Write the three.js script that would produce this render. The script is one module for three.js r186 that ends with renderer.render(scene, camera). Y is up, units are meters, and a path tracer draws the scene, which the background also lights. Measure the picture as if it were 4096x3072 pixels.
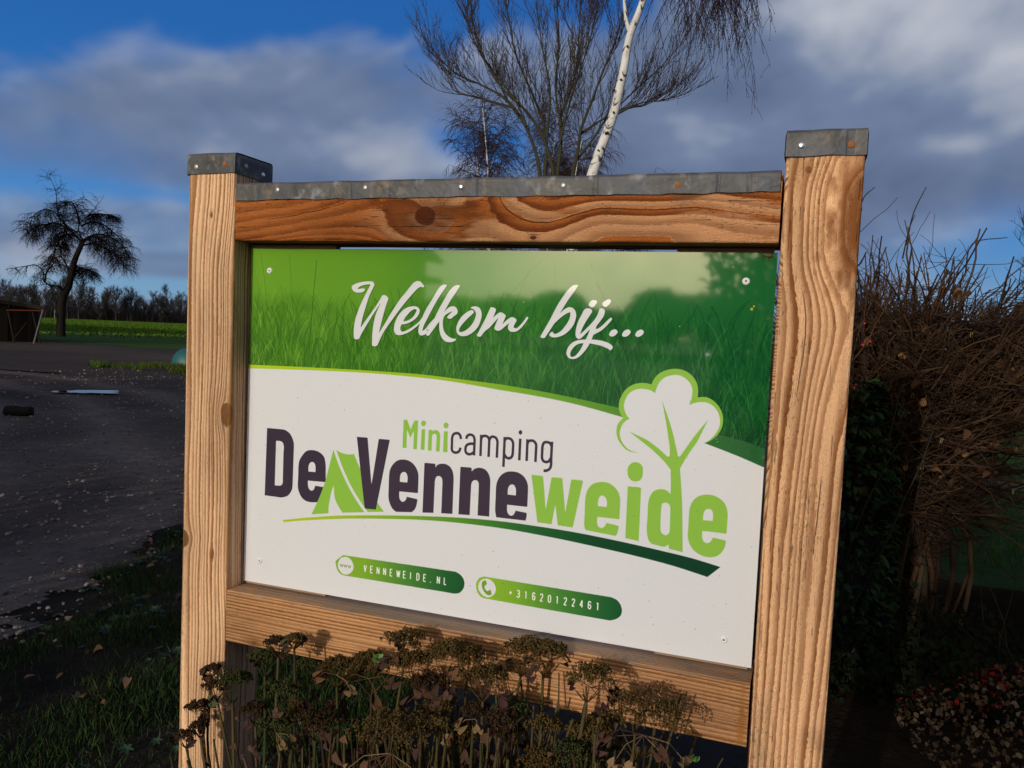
import * as THREE from 'three';
import { mergeGeometries } from 'three/addons/utils/BufferGeometryUtils.js';

// ---------------------------------------------------------------- camera, sky, sun, exposure
const scene = new THREE.Scene();
const EYE = 1.55, F = 3275, PW = 4096, PH = 3072;
const camera = new THREE.PerspectiveCamera(2 * Math.atan(PH / 2 / F) * 180 / Math.PI, PW / PH, 0.05, 3000);
camera.position.set(1.5328, EYE, 1.7313);
camera.rotation.set(-0.0627, 0.344, 0.0443, 'YXZ');
camera.updateMatrixWorld(true);
scene.add(camera);
const renderer = new THREE.WebGLRenderer({ antialias: true });
renderer.toneMapping = THREE.LinearToneMapping;
renderer.toneMappingExposure = 0.88;
renderer.shadowMap.enabled = true;

const SUN_AZ = 10 * Math.PI / 180, SUN_EL = 13 * Math.PI / 180;      // low winter sun behind the photographer, a little to the left
const sunDir = new THREE.Vector3(-Math.sin(SUN_AZ) * Math.cos(SUN_EL), Math.sin(SUN_EL), Math.cos(SUN_AZ) * Math.cos(SUN_EL));
const sun = new THREE.DirectionalLight(new THREE.Color().setRGB(1, 0.955, 0.92), 2.02);
sun.position.copy(sunDir).multiplyScalar(120); sun.target.position.set(0, 0, 0);
sun.castShadow = true; sun.shadow.mapSize.set(4096, 4096);
Object.assign(sun.shadow.camera, { left: -110, right: 60, top: 60, bottom: -60, near: 1, far: 400 });
scene.add(sun, sun.target);

// ---------------------------------------------------------------- numbers
function rng(seed) { let a = seed >>> 0; return () => { a = a + 0x6D2B79F5 | 0; let t = Math.imul(a ^ a >>> 15, 1 | a); t = t + Math.imul(t ^ t >>> 7, 61 | t) ^ t; return ((t ^ t >>> 14) >>> 0) / 4294967296; }; }
const HT = new Float32Array(65536); { const r = rng(77); for (let i = 0; i < 65536; i++) HT[i] = r(); }
const hash2 = (x, y) => HT[((x * 197 + 71) ^ (y * 2377 + 13)) & 65535];
function vn(x, y) {                                                     // value noise 0..1
  const xi = Math.floor(x), yi = Math.floor(y); let u = x - xi, v = y - yi; u = u * u * (3 - 2 * u); v = v * v * (3 - 2 * v);
  const a = hash2(xi, yi), b = hash2(xi + 1, yi), c = hash2(xi, yi + 1), d = hash2(xi + 1, yi + 1);
  return a + (b - a) * u + (c - a) * v + (a - b - c + d) * u * v;
}
function fbm(x, y, o = 4) { let s = 0, a = .5, n = 0; for (let i = 0; i < o; i++) { s += a * vn(x + i * 17.3, y - i * 9.1); n += a; a *= .5; x *= 2.03; y *= 2.03; } return s / n; }
const sstep = (a, b, x) => { let t = (x - a) / (b - a); t = t < 0 ? 0 : t > 1 ? 1 : t; return t * t * (3 - 2 * t); };
const mix = (a, b, t) => a + (b - a) * t, mix3 = (a, b, t) => [a[0] + (b[0] - a[0]) * t, a[1] + (b[1] - a[1]) * t, a[2] + (b[2] - a[2]) * t];
const clamp = (x, a, b) => x < a ? a : x > b ? b : x;
const lin = (c) => c <= .04045 ? c / 12.92 : Math.pow((c + .055) / 1.055, 2.4);
const toS = (c) => c <= .0031308 ? c * 12.92 : 1.055 * Math.pow(c, 1 / 2.4) - .055;
const RGB = (r, g, b) => new THREE.Color().setRGB(r, g, b);
const V = (x, y, z) => new THREE.Vector3(x, y, z);

// ---------------------------------------------------------------- the sky: blue air and a broken winter cloud deck
const G2 = (a, e, a0, e0, sa, se) => Math.exp(-(((a - a0) / sa) ** 2 + ((e - e0) / se) ** 2));
function skyColour(az, el, out) {                                       // az degrees from -z toward +x, el degrees
  const e = Math.max(el, 0), ar = az * Math.PI / 180;
  const blue = e < 9 ? mix3([.22, .4, .55], [.036, .205, .56], e / 9) : mix3([.036, .205, .56], [.006, .05, .27], clamp((e - 9) / 40, 0, 1) ** .5);
  const sx = az * .04, sy = e * .066;                                   // soft masses, longer than high, that lean up to the right
  const w1 = fbm(sx * 1.4 + 3, sy * 1.4 + 8, 3) - .5, w2 = fbm(sx * 1.4 + 23, sy * 1.4 + 38, 3) - .5;
  const n1 = fbm(sx + w1 * .9 + 4.3, sy - sx * .1 + w2 * .7 + 7.7, 5), n2 = fbm(sx * 2.1 + w1 * 1.4 + 17, (sy - sx * .1) * 2.2 + w2 * 1.4 + 5, 5), n3 = fbm(sx * 5 + w2 * 2 + 9, (sy - sx * .1) * 4.6 + w1 * 2 + 2, 4);
  const near = sstep(7, 1, e), st = fbm(az * .05 + 70, e * .95 + w1 * 1.5 + 3, 4);   // streaks low down, where the deck is seen edge on
  let cov = .78 + (n1 - .5) * .9 + (n2 - .5) * .35; cov = mix(cov, .8 + (st - .5) * 1.5, near * .85);
  const edge = 13.4 + (az + 52) * .19 + (n2 - .5) * 6;                   // upper left the deck ends and deep blue opens
  const open = sstep(-1.8, 3.4, e - edge) * sstep(0, -18, az) * sstep(-105, -75, az);
  cov = mix(cov, -.42 + n2 * .55 + (n3 - .5) * .55 + .3 * G2(az, e, -34, 19.5, 5, 2.4), open);
  cov -= (.8 * G2(az, e, -23 + w1 * 9, 14.9 + w2 * 9, 4.2, 1.5) * (.55 + n3)) + .34 * G2(az, e, -49, 7.2 + w1 * 3, 8, .9) + .3 * G2(az, e, -40, 7.4 + w1 * 3, 5, .6) + .4 * G2(az, e, -44, 1.9, 14, .7) + .95 * G2(az, e, 14 + w1 * 5, 6.2 + w2 * 3, 7, 2.2) + .5 * G2(az, e, 12, 2.2, 8, 1.6);
  cov += .4 * G2(az, e, 2, 17, 14, 6) + .4 * G2(az, e, -9, 11, 12, 5) + .25 * G2(az, e, -32, 11, 10, 3);
  const c = sstep(.1, .95, cov + (n3 - .5) * .22);
  const n5 = fbm(sx * 11 + w1 * 5 + 3, (sy - sx * .1) * 10 + w2 * 5, 4); let b = .44 + (n2 - .5) * .62 + (n3 - .5) * .4 + (n5 - .5) * .26 + .42 * G2(az, e, 3 + w1 * 5, 20.5, 6.5, 3.8) + .35 * G2(az, e, 12, 15.5, 3.5, 3) + .26 * G2(az, e, 7.3, 12.3, 2.2, .9) + .2 * G2(az, e, -23, 18.4, 8, 1.6) + .1 * G2(az, e, -40, 12.5, 12, 2.2) + .12 * G2(az, e, -31, 12, 6, 1.6) + .14 * G2(az, e, -8, 14, 6, 1.6)
    - .2 * G2(az, e, -45, 13, 6, 2) - .24 * G2(az, e, 6, 9.6, 12, 2.2) - .18 * G2(az, e, -9, 9.6, 10, 2.6) - .16 * G2(az, e, -40, 9.2, 14, 1.4) - .1 * G2(az, e, -6, 18, 4, 3) + .12 * sstep(.8, .45, cov);
  b = clamp(b, 0, 1.15);
  const cl = b < .5 ? mix3([.08, .118, .215], [.165, .22, .35], b * 2) : mix3([.165, .22, .35], [.56, .585, .64], (b - .5) * 2);
  let r = mix(blue[0], cl[0], c), g = mix(blue[1], cl[1], c), bl = mix(blue[2], cl[2], c);
  // toward the sun the same thin cloud is bright with forward-scattered light
  const d = Math.cos(el * Math.PI / 180), dx = Math.sin(ar) * d, dz = -Math.cos(ar) * d, dy = Math.sin(el * Math.PI / 180);
  const n4 = n3 * .6 + n5 * .4, cs = clamp(dx * sunDir.x + dy * sunDir.y + dz * sunDir.z, -1, 1), th = Math.acos(cs) * 180 / Math.PI;
  const glow = 7.0 * Math.exp(-((th / 13) ** 2)) + .55 * Math.exp(-((th / 34) ** 2)), s = .72 + .56 * n4;
  r += glow * s; g += glow * .84 * s; bl += glow * .46 * s;
  if (el < 0) { const f = sstep(0, -8, el); r = mix(r, .03, f); g = mix(g, .035, f); bl = mix(bl, .03, f); }
  out[0] = r * 1.12; out[1] = g * 1.12; out[2] = bl * 1.12;
}
{
  const w = 1536, h = 768, data = new Float32Array(w * h * 4), c = [0, 0, 0];
  for (let j = 0; j < h; j++) for (let i = 0; i < w; i++) {
    const el = ((j + .5) / h - .5) * 180, th = ((i + .5) / w - .5) * 2 * Math.PI, dx = Math.cos(th), dz = Math.sin(th);
    skyColour(Math.atan2(dx, -dz) * 180 / Math.PI, el, c);
    const o = (j * w + i) * 4; data[o] = c[0]; data[o + 1] = c[1]; data[o + 2] = c[2]; data[o + 3] = 1;
  }
  const t = new THREE.DataTexture(data, w, h, THREE.RGBAFormat, THREE.FloatType);
  t.mapping = THREE.EquirectangularReflectionMapping; t.magFilter = t.minFilter = THREE.LinearFilter; t.wrapS = THREE.RepeatWrapping; t.needsUpdate = true;
  scene.background = t; scene.environment = t;
}

// ---------------------------------------------------------------- builders
const used = {};
function numbered(n) { const k = used[n] = (used[n] ?? -1) + 1; return k ? n + '_' + String(k).padStart(3, '0') : n; }
function tag(o, label, category, group, kind) { if (label) o.userData.label = label; if (category) o.userData.category = category; if (group) o.userData.group = group; if (kind) o.userData.kind = kind; return o; }
function thing(name, label, category, pos = [0, 0, 0], turn = 0, group) { const o = new THREE.Group(); o.name = numbered(name); o.position.set(...pos); o.rotation.y = turn; scene.add(o); return tag(o, label, category, group); }
function mesh(name, geo, mat, parent = scene) { const m = new THREE.Mesh(geo, mat); m.name = parent === scene ? numbered(name) : name; m.castShadow = m.receiveShadow = true; parent.add(m); return m; }
function single(name, geo, mat, label, category, group) { return tag(mesh(name, geo, mat), label, category, group); }
function structure(name, geo, mat) { const m = mesh(name, geo, mat); m.userData.kind = 'structure'; return m; }
const rotM = new THREE.Matrix4().makeRotationFromEuler(camera.rotation);
const ray = (x, y) => V((x - PW / 2) / F, -(y - PH / 2) / F, -1).applyMatrix4(rotM);
const atD = (x, y, D) => { const v = ray(x, y); return camera.position.clone().addScaledVector(v, D / Math.hypot(v.x, v.z)); };   // the point D metres off on that line of sight
const atZ = (x, y, z) => { const v = ray(x, y); return camera.position.clone().addScaledVector(v, (z - camera.position.z) / v.z); };
const atG = (x, y, h = 0) => { const v = ray(x, y); return camera.position.clone().addScaledVector(v, (h - EYE) / v.y); };

class GB {                                                              // collects triangles of one part
  constructor() { this.p = []; this.n = []; this.u = []; this.c = []; this.i = []; this.col = null; }
  v(x, y, z, nx, ny, nz, u = 0, w = 0) { this.p.push(x, y, z); this.n.push(nx, ny, nz); this.u.push(u, w); if (this.col) this.c.push(...this.col); return this.p.length / 3 - 1; }
  tube(pts, radii, sides = 5, cap = false, uScale = 1) {
    const N = pts.length; let T = V(0, 0, 0), A = V(0, 0, 0), B = V(0, 0, 0), prev = null, len = 0; const base = this.p.length / 3;
    for (let k = 0; k < N; k++) {
      T.subVectors(pts[Math.min(k + 1, N - 1)], pts[Math.max(k - 1, 0)]).normalize();
      if (!prev) { A.set(Math.abs(T.y) > .9 ? 1 : 0, Math.abs(T.y) > .9 ? 0 : 1, 0); prev = V(0, 0, 0).crossVectors(T, A).normalize(); }
      A.copy(prev).addScaledVector(T, -prev.dot(T)).normalize(); prev.copy(A); B.crossVectors(T, A);
      if (k) len += pts[k].distanceTo(pts[k - 1]);
      const r = typeof radii === 'function' ? radii(k / (N - 1)) : radii[k];
      for (let s = 0; s <= sides; s++) { const a = s / sides * Math.PI * 2, cx = Math.cos(a), sx = Math.sin(a), nx = A.x * cx + B.x * sx, ny = A.y * cx + B.y * sx, nz = A.z * cx + B.z * sx; this.v(pts[k].x + nx * r, pts[k].y + ny * r, pts[k].z + nz * r, nx, ny, nz, s / sides * uScale, len); }
    }
    for (let k = 0; k < N - 1; k++) for (let s = 0; s < sides; s++) { const a = base + k * (sides + 1) + s, b = a + sides + 1; this.i.push(a, a + 1, b, a + 1, b + 1, b); }
    if (cap) { const e = base + (N - 1) * (sides + 1), q = pts[N - 1], c = this.v(q.x, q.y, q.z, T.x, T.y, T.z); for (let s = 0; s < sides; s++) this.i.push(e + s, e + s + 1, c); }
    return this;
  }
  tri(a, b, c) { const n = V(0, 0, 0).crossVectors(V(0, 0, 0).subVectors(b, a), V(0, 0, 0).subVectors(c, a)).normalize(); const i = this.v(a.x, a.y, a.z, n.x, n.y, n.z, 0, 0); this.v(b.x, b.y, b.z, n.x, n.y, n.z, 1, 0); this.v(c.x, c.y, c.z, n.x, n.y, n.z, .5, 1); this.i.push(i, i + 1, i + 2); }
  quad(a, b, c, d) { const n = V(0, 0, 0).crossVectors(V(0, 0, 0).subVectors(b, a), V(0, 0, 0).subVectors(d, a)).normalize(); const i = this.v(a.x, a.y, a.z, n.x, n.y, n.z, 0, 0); this.v(b.x, b.y, b.z, n.x, n.y, n.z, 1, 0); this.v(c.x, c.y, c.z, n.x, n.y, n.z, 1, 1); this.v(d.x, d.y, d.z, n.x, n.y, n.z, 0, 1); this.i.push(i, i + 1, i + 2, i, i + 2, i + 3); }
  leaf(p, dir, up, len, wid, bend = .3, fold = .25) {                   // a folded, bent leaf of eight faces
    const s = V(0, 0, 0).crossVectors(dir, up).normalize(), u = V(0, 0, 0).crossVectors(s, dir).normalize(), rows = [[0, .08], [.25, .75], [.55, .98], [.84, .62], [1, .06]];
    const base = this.p.length / 3;
    for (const [t, w] of rows) for (const q of [-1, 0, 1]) {
      const x = t * len, y = -bend * len * t * t + Math.abs(q) * w * wid * fold, z = q * w * wid * .5;
      this.v(p.x + dir.x * x + u.x * y + s.x * z, p.y + dir.y * x + u.y * y + s.y * z, p.z + dir.z * x + u.z * y + s.z * z, u.x - s.x * q * .3, u.y - s.y * q * .3, u.z - s.z * q * .3, q * .5 + .5, t);
    }
    for (let k = 0; k < 4; k++) for (let q = 0; q < 2; q++) { const a = base + k * 3 + q, b = a + 3; this.i.push(a, a + 1, b, a + 1, b + 1, b); }
  }
  blob(p, r, rnd) {                                                     // a small uneven octahedron
    const o = [[1, 0, 0], [-1, 0, 0], [0, 1, 0], [0, -1, 0], [0, 0, 1], [0, 0, -1]], b = this.p.length / 3;
    for (const [x, y, z] of o) { const k = r * (.75 + rnd() * .5); this.v(p.x + x * k, p.y + y * k, p.z + z * k, x, y, z); }
    for (const [a, c, d] of [[0, 2, 4], [2, 1, 4], [1, 3, 4], [3, 0, 4], [2, 0, 5], [1, 2, 5], [3, 1, 5], [0, 3, 5]]) this.i.push(b + a, b + c, b + d);
  }
  geo() {
    const g = new THREE.BufferGeometry(); g.setAttribute('position', new THREE.Float32BufferAttribute(this.p, 3)); g.setAttribute('normal', new THREE.Float32BufferAttribute(this.n, 3)); g.setAttribute('uv', new THREE.Float32BufferAttribute(this.u, 2));
    if (this.c.length) g.setAttribute('color', new THREE.Float32BufferAttribute(this.c, 3)); g.setIndex(this.i); return g;
  }
}
function boxGeo(w, h, d, x = 0, y = 0, z = 0, bev = 0) {                 // a box with its centre at x, y, z; bev chamfers the edges
  let g;
  if (bev) { const s = new THREE.Shape(), a = w / 2 - bev, b = h / 2 - bev; s.moveTo(-a, -b); s.lineTo(a, -b); s.lineTo(a, b); s.lineTo(-a, b); s.closePath(); g = new THREE.ExtrudeGeometry(s, { depth: d - 2 * bev, bevelEnabled: true, bevelThickness: bev, bevelSize: bev, bevelSegments: 1 }); g.translate(0, 0, -d / 2 + bev); }
  else g = new THREE.BoxGeometry(w, h, d);
  g.translate(x, y, z); return g;
}
function dataTex(w, h, fn, srgb = true) {                               // fn(i, j, out) writes linear colour 0..1
  const d = new Uint8Array(w * h * 4), o = [0, 0, 0];
  for (let j = 0; j < h; j++) for (let i = 0; i < w; i++) { fn(i, j, o); const k = (j * w + i) * 4; for (let q = 0; q < 3; q++) d[k + q] = clamp((srgb ? toS(clamp(o[q], 0, 1)) : o[q]) * 255 + .5, 0, 255); d[k + 3] = 255; }
  const t = new THREE.DataTexture(d, w, h, THREE.RGBAFormat); t.magFilter = THREE.LinearFilter; t.minFilter = THREE.LinearFilter; t.wrapS = t.wrapT = THREE.RepeatWrapping; if (srgb) t.colorSpace = THREE.SRGBColorSpace; t.needsUpdate = true; return t;
}

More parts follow.
